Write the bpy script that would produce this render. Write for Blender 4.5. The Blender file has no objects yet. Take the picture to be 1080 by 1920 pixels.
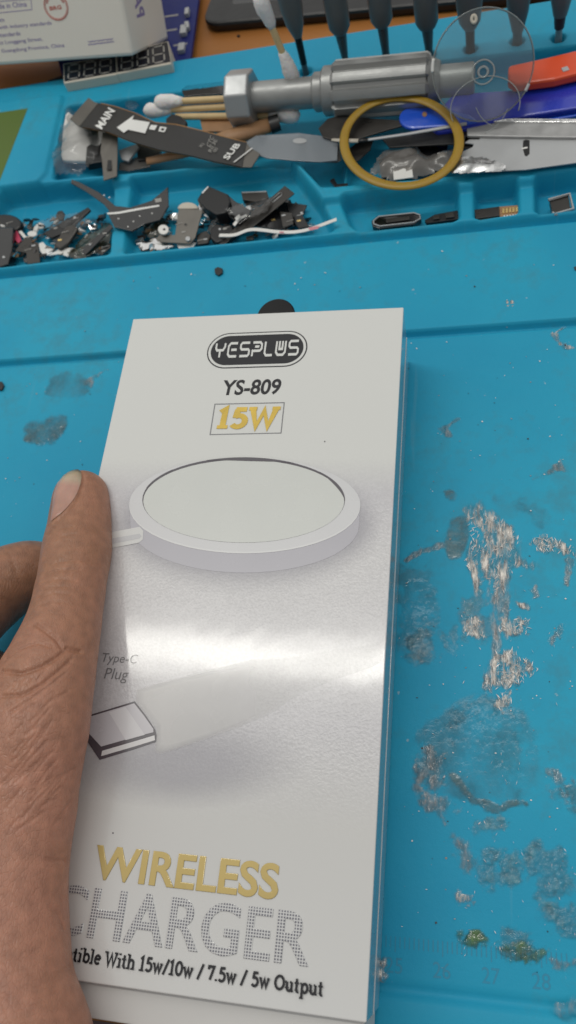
import bpy, bmesh, math, random
import numpy as np
from mathutils import Vector, Matrix, noise
from mathutils.bvhtree import BVHTree

random.seed(7)
S = 0.01                      # everything below is laid out in centimetres, Blender gets metres
scene = bpy.context.scene
COL = scene.collection

# ------------------------------------------------------------------ camera frame
F_PX, CX, CY = 1524.0, 540.0, 960.0
CAM_H = 19.77
nd = np.array([383, 733, 1524.0]); nd /= np.linalg.norm(nd)
ax = -np.array([-6300, 140, 1524.0]); ax -= ax.dot(nd) * nd; ax /= np.linalg.norm(ax)
az = -nd; ay = np.cross(az, ax)
M = np.stack([ax, ay, az])

def wray(u, v):
    return M @ np.array([u - CX, v - CY, F_PX])

CAM = np.array([0, 0, CAM_H])

def V(u, v, h=0.0):
    """the point at height h (cm above the work surface) seen at photo pixel u, v"""
    r = wray(u, v)
    return Vector(CAM + r * ((h - CAM_H) / r[2]))

# ------------------------------------------------------------------ object helpers
def tag(o, label=None, cat=None, group=None, kind=None):
    if label: o['label'] = label
    if cat: o['category'] = cat
    if group: o['group'] = group
    if kind: o['kind'] = kind
    return o

def thing(name, label, cat, loc, group=None, rot=None):
    o = bpy.data.objects.new(name, None)
    o.empty_display_size = 0.005
    COL.objects.link(o)
    mw = Matrix.Translation(Vector(loc) * S)
    if rot is not None: mw = mw @ rot.to_4x4()
    o.matrix_world = mw
    return tag(o, label, cat, group)

def mk(name, verts, faces, mat, parent=None, smooth=False, local=False, bevel=0, auto=None):
    """one mesh object; verts in world cm (or in the parent's frame in cm when local)"""
    me = bpy.data.meshes.new(name)
    vs = [Vector(v) for v in verts]
    if parent is not None:
        root = parent
        o = bpy.data.objects.new(name, me)
        COL.objects.link(o)
        o.parent = parent
        if not local:
            inv = world_of(parent).inverted()
            vs = [inv @ (v * S) for v in vs]
        else:
            vs = [v * S for v in vs]
    else:
        o = bpy.data.objects.new(name, me)
        COL.objects.link(o)
        n = len(vs)
        base = Vector((sum(v.x for v in vs) / n, sum(v.y for v in vs) / n, min(v.z for v in vs)))
        o.location = base * S
        vs = [(v - base) * S for v in vs]
    me.from_pydata([tuple(v) for v in vs], [], faces)
    me.validate()
    bm = bmesh.new(); bm.from_mesh(me)
    bmesh.ops.recalc_face_normals(bm, faces=bm.faces)
    bm.to_mesh(me); bm.free()
    if mat is not None:
        for m in (mat if isinstance(mat, (list, tuple)) else [mat]): me.materials.append(m)
    if smooth:
        me.polygons.foreach_set('use_smooth', [True] * len(me.polygons))
        if auto is not None: me.set_sharp_from_angle(angle=math.radians(auto))
    if bevel:
        b = o.modifiers.new('bevel', 'BEVEL'); b.width = bevel * S; b.segments = 2; b.limit_method = 'ANGLE'; b.angle_limit = math.radians(40)
    return o

def world_of(o):
    m = o.matrix_basis.copy()
    p = o.parent
    while p is not None:
        m = p.matrix_basis @ m
        p = p.parent
    return m

def tube(pts, rad, seg=12, cap=True, flat=1.0, up=None):
    """swept round (or flattened) section; returns verts, faces"""
    pts = [Vector(p) for p in pts]; n = len(pts)
    rad = rad if isinstance(rad, (list, tuple)) else [rad] * n
    vs, fs = [], []
    prev = None
    for i, p in enumerate(pts):
        t = (pts[min(i + 1, n - 1)] - pts[max(i - 1, 0)]).normalized()
        if prev is None:
            ref = Vector(up) if up is not None else (Vector((0, 0, 1)) if abs(t.z) < 0.9 else Vector((1, 0, 0)))
            a = t.cross(ref).normalized()
        else:
            a = (prev - t * prev.dot(t)).normalized()
        prev = a
        b = t.cross(a).normalized()
        r = rad[i]
        ra, rb = (r if isinstance(r, (tuple, list)) else (r, r * flat))
        for k in range(seg):
            w = 2 * math.pi * k / seg
            vs.append(p + a * (math.cos(w) * ra) + b * (math.sin(w) * rb))
    for i in range(n - 1):
        for k in range(seg):
            k2 = (k + 1) % seg
            fs.append((i * seg + k, i * seg + k2, (i + 1) * seg + k2, (i + 1) * seg + k))
    if cap:
        fs.append(tuple(range(seg - 1, -1, -1)))
        fs.append(tuple((n - 1) * seg + k for k in range(seg)))
    return vs, fs

def join(*geo):
    vs, fs = [], []
    for v, f in geo:
        o = len(vs); vs += list(v); fs += [tuple(i + o for i in q) for q in f]
    return vs, fs

def lerp_poly(pts, n):
    """resample a polyline to n points evenly"""
    pts = [Vector(p) for p in pts]
    d = [0]
    for a, b in zip(pts, pts[1:]): d.append(d[-1] + (b - a).length)
    out = []
    for i in range(n):
        s = d[-1] * i / (n - 1)
        j = 0
        while j < len(d) - 2 and d[j + 1] < s: j += 1
        f = (s - d[j]) / max(1e-9, d[j + 1] - d[j])
        out.append(pts[j].lerp(pts[j + 1], f))
    return out

def smoothline(pts, n):
    """Catmull-Rom through pts"""
    P = [Vector(p) for p in pts]
    P = [P[0] * 2 - P[1]] + P + [P[-1] * 2 - P[-2]]
    out = []
    segs = len(P) - 3
    for i in range(n):
        s = segs * i / (n - 1); j = min(int(s), segs - 1); t = s - j
        a, b, c, d = P[j], P[j + 1], P[j + 2], P[j + 3]
        out.append(0.5 * ((2 * b) + (c - a) * t + (2 * a - 5 * b + 4 * c - d) * t * t + (3 * b - a - 3 * c + d) * t ** 3))
    return out

def prism(top, down):
    """closed solid: polygon 'top' (world cm) and its copy shifted by vector down"""
    n = len(top); down = Vector(down)
    vs = [Vector(p) for p in top] + [Vector(p) + down for p in top]
    fs = [tuple(range(n)), tuple(range(2 * n - 1, n - 1, -1))]
    for i in range(n):
        j = (i + 1) % n
        fs.append((i, i + n, j + n, j))
    return vs, fs

def px(poly, z):
    if callable(z): return [V(u, v, z(u, v)) for u, v in poly]
    if isinstance(z, (list, tuple)): return [V(u, v, h) for (u, v), h in zip(poly, z)]
    return [V(u, v, z) for u, v in poly]

def plate(name, poly, z, t, mat, parent=None, bevel=0.012, **k):
    vs, fs = prism(px(poly, z), (0, 0, -t))
    return mk(name, vs, fs, mat, parent, bevel=bevel, **k)

def sheet(name, poly, z, mat, parent=None):
    p = px(poly, z)
    return mk(name, p, [tuple(range(len(p)))], mat, parent)

def ell(cx, cy, rx, ry, n=40, a0=0, a1=360):
    return [(cx + rx * math.cos(math.radians(a0 + (a1 - a0) * i / n)), cy + ry * math.sin(math.radians(a0 + (a1 - a0) * i / n)))
            for i in range(n if a1 - a0 == 360 else n + 1)]

# ------------------------------------------------------------------ materials
def newmat(name):
    m = bpy.data.materials.new(name); m.use_nodes = True
    nt = m.node_tree
    return m, nt, nt.nodes['Principled BSDF']

def srgb(r, g, b):
    f = lambda c: (c / 255 / 12.92) if c / 255 <= 0.04045 else ((c / 255 + 0.055) / 1.055) ** 2.4
    return (f(r), f(g), f(b), 1)

def N(nt, t, **k):
    n = nt.nodes.new(t)
    for a, b in k.items(): setattr(n, a, b)
    return n

def simple(name, col, rough=0.5, metal=0.0, var=0.15, vscale=120, bump=0.0, bscale=400, spec=0.5, coat=0.0, coat_r=0.1, rvar=0.1, sss=0.0):
    m, nt, p = newmat(name)
    tc = N(nt, 'ShaderNodeTexCoord')
    nz = N(nt, 'ShaderNodeTexNoise'); nz.inputs['Scale'].default_value = vscale; nz.inputs['Detail'].default_value = 6
    nt.links.new(tc.outputs['Object'], nz.inputs['Vector'])
    mx = N(nt, 'ShaderNodeMix', data_type='RGBA')
    c = Vector(col[:3])
    mx.inputs[6].default_value = (*(c * (1 - var)), 1); mx.inputs[7].default_value = (*[min(1, x) for x in c * (1 + var)], 1)
    nt.links.new(nz.outputs['Fac'], mx.inputs[0]); nt.links.new(mx.outputs[2], p.inputs['Base Color'])
    mr = N(nt, 'ShaderNodeMapRange'); mr.inputs[1].default_value = 0.3; mr.inputs[2].default_value = 0.7
    mr.inputs[3].default_value = max(0.02, rough - rvar); mr.inputs[4].default_value = min(1, rough + rvar)
    nt.links.new(nz.outputs['Fac'], mr.inputs[0]); nt.links.new(mr.outputs[0], p.inputs['Roughness'])
    p.inputs['Metallic'].default_value = metal
    p.inputs['Specular IOR Level'].default_value = spec
    p.inputs['Coat Weight'].default_value = coat; p.inputs['Coat Roughness'].default_value = coat_r
    if sss:
        p.inputs['Subsurface Weight'].default_value = sss; p.inputs['Subsurface Scale'].default_value = 0.002
    if bump:
        n2 = N(nt, 'ShaderNodeTexNoise'); n2.inputs['Scale'].default_value = bscale; n2.inputs['Detail'].default_value = 4
        nt.links.new(tc.outputs['Object'], n2.inputs['Vector'])
        b = N(nt, 'ShaderNodeBump'); b.inputs['Strength'].default_value = bump; b.inputs['Distance'].default_value = 0.0005
        nt.links.new(n2.outputs['Fac'], b.inputs['Height']); nt.links.new(b.outputs[0], p.inputs['Normal'])
    return m

def film(name, tint=(0.9, 0.9, 0.9, 1), body=(0.6, 0.6, 0.6, 1), fac=0.2, rough=0.12, bump=0.0, bscale=300, ior=1.45):
    """thin clear plastic or dried glue: mostly see-through, a little body colour, glossy"""
    m, nt, p = newmat(name)
    out = nt.nodes['Material Output']
    tr = N(nt, 'ShaderNodeBsdfTransparent'); tr.inputs[0].default_value = tint
    p.inputs['Base Color'].default_value = body; p.inputs['Roughness'].default_value = rough + 0.25
    gl = N(nt, 'ShaderNodeBsdfGlossy'); gl.inputs['Roughness'].default_value = rough
    fr = N(nt, 'ShaderNodeFresnel'); fr.inputs[0].default_value = ior
    m1 = N(nt, 'ShaderNodeMixShader'); m1.inputs[0].default_value = fac
    m2 = N(nt, 'ShaderNodeMixShader')
    nt.links.new(tr.outputs[0], m1.inputs[1]); nt.links.new(p.outputs[0], m1.inputs[2])
    nt.links.new(fr.outputs[0], m2.inputs[0]); nt.links.new(m1.outputs[0], m2.inputs[1]); nt.links.new(gl.outputs[0], m2.inputs[2])
    nt.links.new(m2.outputs[0], out.inputs['Surface'])
    if bump:
        tc = N(nt, 'ShaderNodeTexCoord')
        n2 = N(nt, 'ShaderNodeTexNoise'); n2.inputs['Scale'].default_value = bscale; n2.inputs['Detail'].default_value = 3
        nt.links.new(tc.outputs['Object'], n2.inputs['Vector'])
        b = N(nt, 'ShaderNodeBump'); b.inputs['Strength'].default_value = bump; b.inputs['Distance'].default_value = 0.001
        nt.links.new(n2.outputs['Fac'], b.inputs['Height'])
        for q in (gl, fr, p): nt.links.new(b.outputs[0], q.inputs['Normal'])
    return m

def silicone():
    m, nt, p = newmat('blue silicone')
    tc = N(nt, 'ShaderNodeTexCoord')
    big = N(nt, 'ShaderNodeTexNoise'); big.inputs['Scale'].default_value = 14; big.inputs['Detail'].default_value = 5
    fine = N(nt, 'ShaderNodeTexNoise'); fine.inputs['Scale'].default_value = 160; fine.inputs['Detail'].default_value = 8; fine.inputs['Roughness'].default_value = 0.7
    spk = N(nt, 'ShaderNodeTexNoise'); spk.inputs['Scale'].default_value = 420; spk.inputs['Detail'].default_value = 2
    for q in (big, fine, spk): nt.links.new(tc.outputs['Object'], q.inputs['Vector'])
    r = N(nt, 'ShaderNodeValToRGB')
    r.color_ramp.elements[0].position = 0.3; r.color_ramp.elements[0].color = (0.011, 0.296, 0.495, 1)
    r.color_ramp.elements[1].position = 0.72; r.color_ramp.elements[1].color = (0.020, 0.385, 0.575, 1)
    nt.links.new(big.outputs['Fac'], r.inputs[0])
    # grime: greyish smudges where the two noises are both high
    mm = N(nt, 'ShaderNodeMath', operation='MULTIPLY'); nt.links.new(big.outputs['Fac'], mm.inputs[0]); nt.links.new(fine.outputs['Fac'], mm.inputs[1])
    mr = N(nt, 'ShaderNodeMapRange'); mr.inputs[1].default_value = 0.27; mr.inputs[2].default_value = 0.42; mr.inputs[4].default_value = 0.6
    nt.links.new(mm.outputs[0], mr.inputs[0])
    mx = N(nt, 'ShaderNodeMix', data_type='RGBA'); mx.inputs[7].default_value = (0.05, 0.26, 0.36, 1)
    nt.links.new(mr.outputs[0], mx.inputs[0]); nt.links.new(r.outputs[0], mx.inputs[6])
    # pale dust specks
    sr = N(nt, 'ShaderNodeMapRange'); sr.inputs[1].default_value = 0.745; sr.inputs[2].default_value = 0.78; sr.inputs[4].default_value = 0.55
    nt.links.new(spk.outputs['Fac'], sr.inputs[0])
    mx2 = N(nt, 'ShaderNodeMix', data_type='RGBA'); mx2.inputs[7].default_value = (0.4, 0.5, 0.55, 1)
    nt.links.new(sr.outputs[0], mx2.inputs[0]); nt.links.new(mx.outputs[2], mx2.inputs[6])
    smp = N(nt, 'ShaderNodeMapping'); smp.inputs['Rotation'].default_value = (0, 0, .5); smp.inputs['Scale'].default_value = (260, 14, 1)
    nt.links.new(tc.outputs['Object'], smp.inputs[0])
    scn = N(nt, 'ShaderNodeTexNoise'); scn.inputs['Scale'].default_value = 1; scn.inputs['Detail'].default_value = 3; nt.links.new(smp.outputs[0], scn.inputs['Vector'])
    scr = N(nt, 'ShaderNodeMapRange'); scr.inputs[1].default_value = .68; scr.inputs[2].default_value = .74; scr.inputs[4].default_value = .22
    nt.links.new(scn.outputs['Fac'], scr.inputs[0])
    mx3 = N(nt, 'ShaderNodeMix', data_type='RGBA'); mx3.inputs[7].default_value = (0.14, 0.40, 0.52, 1)
    nt.links.new(scr.outputs[0], mx3.inputs[0]); nt.links.new(mx2.outputs[2], mx3.inputs[6])
    nt.links.new(mx3.outputs[2], p.inputs['Base Color'])
    rr = N(nt, 'ShaderNodeMapRange'); rr.inputs[3].default_value = 0.42; rr.inputs[4].default_value = 0.6
    nt.links.new(fine.outputs['Fac'], rr.inputs[0]); nt.links.new(rr.outputs[0], p.inputs['Roughness'])
    p.inputs['Specular IOR Level'].default_value = 0.25
    b = N(nt, 'ShaderNodeBump'); b.inputs['Strength'].default_value = 0.25; b.inputs['Distance'].default_value = 0.0006
    nt.links.new(fine.outputs['Fac'], b.inputs['Height']); nt.links.new(b.outputs[0], p.inputs['Normal'])
    return m

M_SIL = silicone()
M_TABLE = None
def wood():
    m, nt, p = newmat('orange brown laminate')
    tc = N(nt, 'ShaderNodeTexCoord'); mp = N(nt, 'ShaderNodeMapping'); mp.inputs['Scale'].default_value = (8, 60, 8)
    nt.links.new(tc.outputs['Object'], mp.inputs[0])
    a = N(nt, 'ShaderNodeTexNoise'); a.inputs['Scale'].default_value = 1.2; a.inputs['Detail'].default_value = 8; a.inputs['Distortion'].default_value = 0.6
    nt.links.new(mp.outputs[0], a.inputs[0])
    r = N(nt, 'ShaderNodeValToRGB')
    r.color_ramp.elements[0].position = 0.25; r.color_ramp.elements[0].color = (0.33, 0.125, 0.030, 1)
    r.color_ramp.elements[1].position = 0.8; r.color_ramp.elements[1].color = (0.45, 0.190, 0.052, 1)
    nt.links.new(a.outputs['Fac'], r.inputs[0]); nt.links.new(r.outputs[0], p.inputs['Base Color'])
    p.inputs['Roughness'].default_value = 0.45; p.inputs['Specular IOR Level'].default_value = .2
    return m
M_TABLE = wood()

M_BLACK = simple('black plastic', (0.012, 0.012, 0.013), 0.35, var=0.4, bump=0.15)
M_BLACKG = simple('glossy black plastic', (0.008, 0.008, 0.009), 0.15, var=0.4, coat=0.6, coat_r=0.05)
M_DGREY = simple('dark grey metal', (0.058, 0.054, 0.05), 0.33, metal=0.5, var=0.25)
M_MGREY = simple('mid grey plate', (0.16, 0.15, 0.135), 0.42, metal=0.6, var=0.2)
M_GUN = simple('grey anodised metal', (0.36, 0.365, 0.36), 0.42, metal=0.6, var=0.12, vscale=160, bump=.12, bscale=700)
M_GUNL = simple('bright brushed metal', (0.45, 0.46, 0.465), 0.42, metal=0.7, var=0.08)
M_STEEL = simple('dull steel', (0.48, 0.49, 0.50), 0.5, metal=0.35, var=0.1, vscale=90)
M_STEELR = simple('scratched steel back', (0.42, 0.42, 0.42), 0.45, metal=0.4, var=0.28, vscale=260, bump=0.3, bscale=300)
M_SILVER = simple('silver foil', (0.8, 0.8, 0.8), 0.2, metal=0.9, var=0.15, bump=0.6, bscale=350)
M_COTTON = simple('white cotton', (0.82, 0.80, 0.79), 0.9, var=0.05, bump=0.8, bscale=900, sss=0.2)
M_STICK = simple('pale wooden stick', (0.70, 0.52, 0.27), 0.55, var=0.15, vscale=200)
M_BROWN = simple('worn brown wood', (0.36, 0.20, 0.10), 0.45, var=0.35, vscale=150)
M_BLUE = simple('dark blue plastic', (0.022, 0.045, 0.50), 0.22, var=0.12, coat=0.5, coat_r=0.1)
M_BLUEL = simple('bright blue plastic', (0.02, 0.10, 0.66), 0.25, var=0.1, coat=0.4, coat_r=0.1)
M_RED = simple('orange red plastic', (0.80, 0.085, 0.02), 0.35, var=0.1, coat=0.1, coat_r=0.1)
M_BAND = simple('yellow brown rubber', (0.36, 0.22, 0.018), 0.4, var=0.12, vscale=150, sss=0.15)
M_OLIVE = simple('olive green pad', (0.085, 0.145, 0.012), 0.55, var=0.3, vscale=40, bump=0.1)
M_CARD = simple('white card', (0.82, 0.775, 0.70), 0.55, var=0.03, vscale=30)
M_WHITE = simple('white plastic', (0.78, 0.77, 0.74), 0.4, var=0.05)
M_CREAM = simple('cream plastic', (0.62, 0.57, 0.48), 0.45, var=0.06)
M_PCB = simple('dark blue circuit board', (0.018, 0.026, 0.16), 0.5, var=0.2, spec=.2)
M_PURPLE = simple('purple print', (0.26, 0.215, 0.42), 0.5, var=0.2)
M_REDP = simple('red stamp ink', (0.55, 0.13, 0.10), 0.5, var=0.2)
M_PINK = simple('pink red plastic', (0.50, 0.05, 0.11), 0.4)
M_GOLDC = simple('gold contacts', (0.85, 0.62, 0.25), 0.25, metal=0.8)
M_MAROON = simple('maroon collar', (0.05, 0.012, 0.012), 0.35)
M_SDG = simple('dark grey screwdriver grip', (0.125, 0.138, 0.142), 0.42, var=0.15)
M_SDSH = simple('grey screwdriver shaft', (0.16, 0.165, 0.165), 0.35, metal=0.6, var=0.2)
M_COPPER = simple('copper edge', (0.35, 0.18, 0.06), 0.35, metal=0.5)
M_INKW = simple('white print', (0.80, 0.80, 0.78), 0.5, var=0.04)
M_INKG = simple('grey print', (0.35, 0.34, 0.32), 0.5, var=0.1)
M_BAG = film('clear plastic bag', fac=0.05, rough=0.08, bump=0.5, bscale=160)
M_ACR = film('clear acrylic', tint=(0.93, 0.95, 0.95, 1), fac=0.06, rough=0.03)
M_ACRE = film('clear acrylic edge', tint=(0.8, 0.84, 0.84, 1), body=(0.75, 0.78, 0.76, 1), fac=0.32, rough=0.06)
M_PICK = film('smoky clear plastic', tint=(0.75, 0.80, 0.85, 1), body=(0.45, 0.50, 0.55, 1), fac=0.45, rough=0.15)
M_SMOKE = film('grey bag film', tint=(0.62, 0.60, 0.57, 1), body=(0.32, 0.30, 0.28, 1), fac=0.4, rough=0.15, bump=0.5, bscale=120)
M_OILY = film('oily brown film', tint=(0.35, 0.36, 0.28, 1), body=(0.05, 0.05, 0.03, 1), fac=0.5, rough=0.1, bump=0.7, bscale=200)

# ------------------------------------------------------------------ text
_tcache = {}
def text2d(s, bold=0.0, extrude=0.0, bevel=0.0, spacing=1.0, res=4):
    """2-D glyph mesh of the built-in font, verts normalised to a 0..1 box (x, y), z kept in cm-like units"""
    cu = bpy.data.curves.new('txt', 'FONT'); cu.body = s
    cu.offset = bold; cu.extrude = extrude; cu.bevel_depth = bevel; cu.bevel_resolution = 1
    cu.space_character = spacing; cu.resolution_u = res
    o = bpy.data.objects.new('txt', cu); COL.objects.link(o)
    dg = bpy.context.evaluated_depsgraph_get()
    me = bpy.data.meshes.new_from_object(o.evaluated_get(dg))
    vs = [v.co.copy() for v in me.vertices]; fs = [tuple(p.vertices) for p in me.polygons]
    bpy.data.objects.remove(o); bpy.data.curves.remove(cu); bpy.data.meshes.remove(me)
    x0 = min(v.x for v in vs); x1 = max(v.x for v in vs); y0 = min(v.y for v in vs); y1 = max(v.y for v in vs)
    return [Vector(((v.x - x0) / (x1 - x0), (v.y - y0) / (y1 - y0), v.z)) for v in vs], fs, (x1 - x0) / (y1 - y0)

def arc(cx, cy, rx, ry, a0, a1, n=14):
    return [(cx + rx * math.cos(math.radians(a0 + (a1 - a0) * i / n)), cy + ry * math.sin(math.radians(a0 + (a1 - a0) * i / n))) for i in range(n + 1)]

def glyphs():
    g = {}
    s = lambda x, y, l=.15, r=.15: [(x - l, y), (x + r, y)]
    lo = lambda x: arc(x, .34, .22, .285, 0, 360, 20)
    g['C'] = (.74, [arc(.40, .5, .33, .43, 48, 312, 18), [(.62, .92), (.62, .68)]], [])
    g['O'] = (.86, [arc(.43, .5, .35, .43, 0, 360, 24)], [])
    g['o'] = (.60, [lo(.30)], [])
    g['m'] = (1.06, [[(.14, .64), (.14, .05)], arc(.31, .40, .17, .23, 180, 0, 8) + [(.48, .05)], arc(.65, .40, .17, .23, 180, 0, 8) + [(.82, .05)]], [s(.14, .05), s(.48, .05, .1, .1), s(.84, .05), s(.10, .63, .1, .04)])
    g['p'] = (.66, [[(.14, .64), (.14, -.3)], arc(.36, .34, .22, .285, 150, -150, 18)], [s(.14, -.29), s(.08, .63, .08, .06)])
    g['a'] = (.62, [arc(.29, .44, .2, .2, 150, 0, 10) + [(.49, .05)], arc(.29, .2, .19, .15, 60, 330, 14)], [s(.53, .05, .04, .1)])
    g['t'] = (.44, [[(.18, .9), (.18, .18)] + arc(.30, .18, .12, .13, 180, 300, 8)], [[(.02, .62), (.38, .62)]])
    g['i'] = (.34, [[(.17, .63), (.17, .05)], [(.17, .86), (.17, .99)]], [s(.17, .05), s(.11, .63, .1, .05)])
    g['b'] = (.66, [[(.14, 1), (.14, .05)], arc(.36, .34, .22, .285, 150, -150, 18)], [s(.08, .98, .08, .06)])
    g['l'] = (.34, [[(.17, 1), (.17, .05)]], [s(.17, .05), s(.11, .98, .1, .05)])
    g['e'] = (.58, [[(.08, .37), (.50, .37)], arc(.29, .34, .22, .285, 5, 320, 18)], [])
    g['W'] = (1.08, [[(.1, .95), (.32, .05), (.54, .85), (.76, .05), (.98, .95)]], [s(.1, .95), s(.98, .95), ])
    g['w'] = (.86, [[(.1, .63), (.27, .06), (.43, .58), (.59, .06), (.76, .63)]], [s(.1, .63, .1, .1), s(.76, .63, .1, .1)])
    g['h'] = (.70, [[(.14, 1), (.14, .05)], arc(.35, .40, .2, .23, 180, 0, 10) + [(.55, .05)]], [s(.14, .05), s(.55, .05), s(.08, .98, .08, .06)])
    g['u'] = (.70, [[(.14, .63), (.14, .26)] + arc(.33, .26, .19, .21, 180, 360, 10) + [(.52, .63)], [(.52, .3), (.52, .05)]], [s(.1, .63, .1, .04), s(.48, .63, .1, .04), s(.58, .05, .06, .1)])
    g['1'] = (.48, [[(.25, .05), (.25, .94), (.08, .80)]], [s(.25, .05, .2, .2)])
    g['5'] = (.62, [[(.54, .92), (.13, .92)], [(.20, .92), (.16, .50)], arc(.29, .33, .25, .28, 128, -145, 18)], [])
    g['0'] = (.66, [arc(.33, .5, .25, .43, 0, 360, 22)], [])
    g['7'] = (.58, [[(.06, .72), (.06, .93), (.50, .93), (.22, .04)]], [])
    g['/'] = (.48, [[(.04, -.05), (.44, 1.02)]], [])
    g['.'] = (.24, [[(.12, .01), (.12, .14)]], [])
    g[' '] = (.30, [], [])
    return g
GLY = glyphs()

def strokes(lines, w, z0, dz, zh=0.0):
    """thick polylines as flat strips with square joints, each lifted a hair above the last so none share a plane"""
    vs, fs = [], []; k = 0
    for pl in lines:
        P = [Vector((p[0], p[1], 0)) for p in pl]
        closed = (P[0] - P[-1]).length < 1e-6
        if closed: P = P[:-1]
        n = len(P); L, R = [], []
        for i, p in enumerate(P):
            a = P[(i - 1) % n] if (closed or i) else None
            b = P[(i + 1) % n] if (closed or i < n - 1) else None
            d1 = (p - a).normalized() if a is not None else (b - p).normalized()
            d2 = (b - p).normalized() if b is not None else d1
            n1 = Vector((-d1.y, d1.x, 0)); n2 = Vector((-d2.y, d2.x, 0))
            m = (n1 + n2); m = m.normalized() if m.length > 1e-6 else n1
            q = m * (w / 2 / max(0.45, m.dot(n1)))
            L.append(p + q); R.append(p - q)
        o = len(vs); z = z0 + dz * k; k += 1
        for a, b in zip(L, R):
            vs += [Vector((a.x, a.y, z)), Vector((b.x, b.y, z))]
        m_ = n if closed else n - 1
        for i in range(m_):
            j = (i + 1) % n
            fs.append((o + 2 * i, o + 2 * i + 1, o + 2 * j + 1, o + 2 * j))
    return vs, fs

def slab2d(s, w=0.17, dz=0.0006, gap=0.05):
    lines, thin = [], []; x = 0
    for c in s:
        adv, a, b = GLY[c]
        lines += [[(x + p[0], p[1]) for p in q] for q in a]
        thin += [[(x + p[0], p[1]) for p in q] for q in b]
        x += adv + gap
    A = strokes(lines, w, 0, dz); B = strokes(thin, w * 0.72, dz * (len(lines) + 1), dz)
    vs, fs = join(A, B)
    return vs, fs, x
# ------------------------------------------------------------------ table
Z_TABLE = -0.42
t = 90
mk_tab = mk('tabletop', *prism([(-t, -3.15, Z_TABLE), (t, -3.15, Z_TABLE), (t, 90, Z_TABLE), (-t, 90, Z_TABLE)], (0, 0, -2.5)), M_TABLE)
tag(mk_tab, 'orange brown wood laminate tabletop under the blue mat', None, None, 'structure')

M_FLOOR = simple('dark maroon floor', (0.035, 0.015, 0.016), .6, var=.3, vscale=6)
tag(mk('floor', [(-300, -250, -75), (300, -250, -75), (300, 300, -75), (-300, 300, -75)], [(0, 1, 2, 3)], M_FLOOR), 'dark maroon floor far below the table edge', None, None, 'structure')

# ------------------------------------------------------------------ repair mat
MAT_LABEL = 'blue silicone repair mat with parts trays along its back and glue stains'
mat_root = thing('repair_mat', MAT_LABEL, 'repair mat', (-7, 12, Z_TABLE))
Z_BAND, Z_FRONT, Z_MID, Z_PANEL, Z_FLOOR = 0.14, 0.34, 0.58, 0.72, -0.22
XL, XR = -27.0, 13.0

def sdf_poly(X, Y, poly):
    d = np.full(X.shape, 1e9); inside = np.zeros(X.shape, bool)
    n = len(poly)
    for i in range(n):
        ax_, ay_ = poly[i]; bx, by = poly[(i + 1) % n]
        ex, ey = bx - ax_, by - ay_
        wx, wy = X - ax_, Y - ay_
        tt = np.clip((wx * ex + wy * ey) / (ex * ex + ey * ey + 1e-12), 0, 1)
        d = np.minimum(d, (wx - ex * tt) ** 2 + (wy - ey * tt) ** 2)
        c = ((ay_ <= Y) & (by > Y)) | ((by <= Y) & (ay_ > Y))
        with np.errstate(divide='ignore', invalid='ignore'):
            xi = ax_ + (Y - ay_) / (by - ay_ if by != ay_ else 1e-9) * ex
        inside ^= c & (X < xi)
    d = np.sqrt(d)
    return np.where(inside, -d, d)

def sst(a, b, x):
    q = np.clip((x - a) / (b - a), 0, 1); return q * q * (3 - 2 * q)

def wpoly(pts, z): return [tuple(V(u, v, z)[:2]) for u, v in pts]

def rounded(X, Y, poly, r):
    """sdf with rounded corners: erode by r then dilate"""
    c = np.array(poly); n = len(c)
    area = 0.5 * sum(c[i][0] * c[(i + 1) % n][1] - c[(i + 1) % n][0] * c[i][1] for i in range(n))
    sg = 1 if area > 0 else -1
    out = []
    for i in range(n):
        a, b, d = c[i - 1], c[i], c[(i + 1) % n]
        e1 = (b - a) / np.linalg.norm(b - a); e2 = (d - b) / np.linalg.norm(d - b)
        n1 = np.array([-e1[1], e1[0]]) * sg; n2 = np.array([-e2[1], e2[0]]) * sg
        m = n1 + n2; m /= max(1e-6, np.linalg.norm(m))
        out.append(tuple(b + m * min(2.0 * r, r / max(0.3, m.dot(n1)))))
    return sdf_poly(X, Y, out) - r

mid_front = [(-420, 402), (10, 362), (75, 354), (212, 343), (546, 307), (600, 374), (1080, 329), (1500, 288)]
c_back = [(124, 198), (1080, 85), (1500, 35), (1500, 268), (1080, 307), (650, 347), (604, 350), (552, 296), (98, 336)]
c_A = [(-400, 400), (-60, 420), (14, 362), (75, 354), (214, 343), (206, 476), (0, 500), (-400, 540)]
c_B = [(247, 340), (546, 305), (602, 376), (630, 430), (612, 436), (231, 475)]
c_C = [(636, 372), (860, 350), (862, 408), (852, 414), (672, 433), (655, 420)]
c_D = [(889, 348), (972, 340), (974, 400), (888, 411)]
c_E = [(1002, 337), (1140, 324), (1140, 384), (1002, 400)]
c_F = [(1165, 322), (1300, 308), (1300, 368), (1165, 380)]
panel = [(-420, 245), (0, 188), (119, 174), (86, 322), (70, 340), (0, 350), (-420, 395)]

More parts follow.
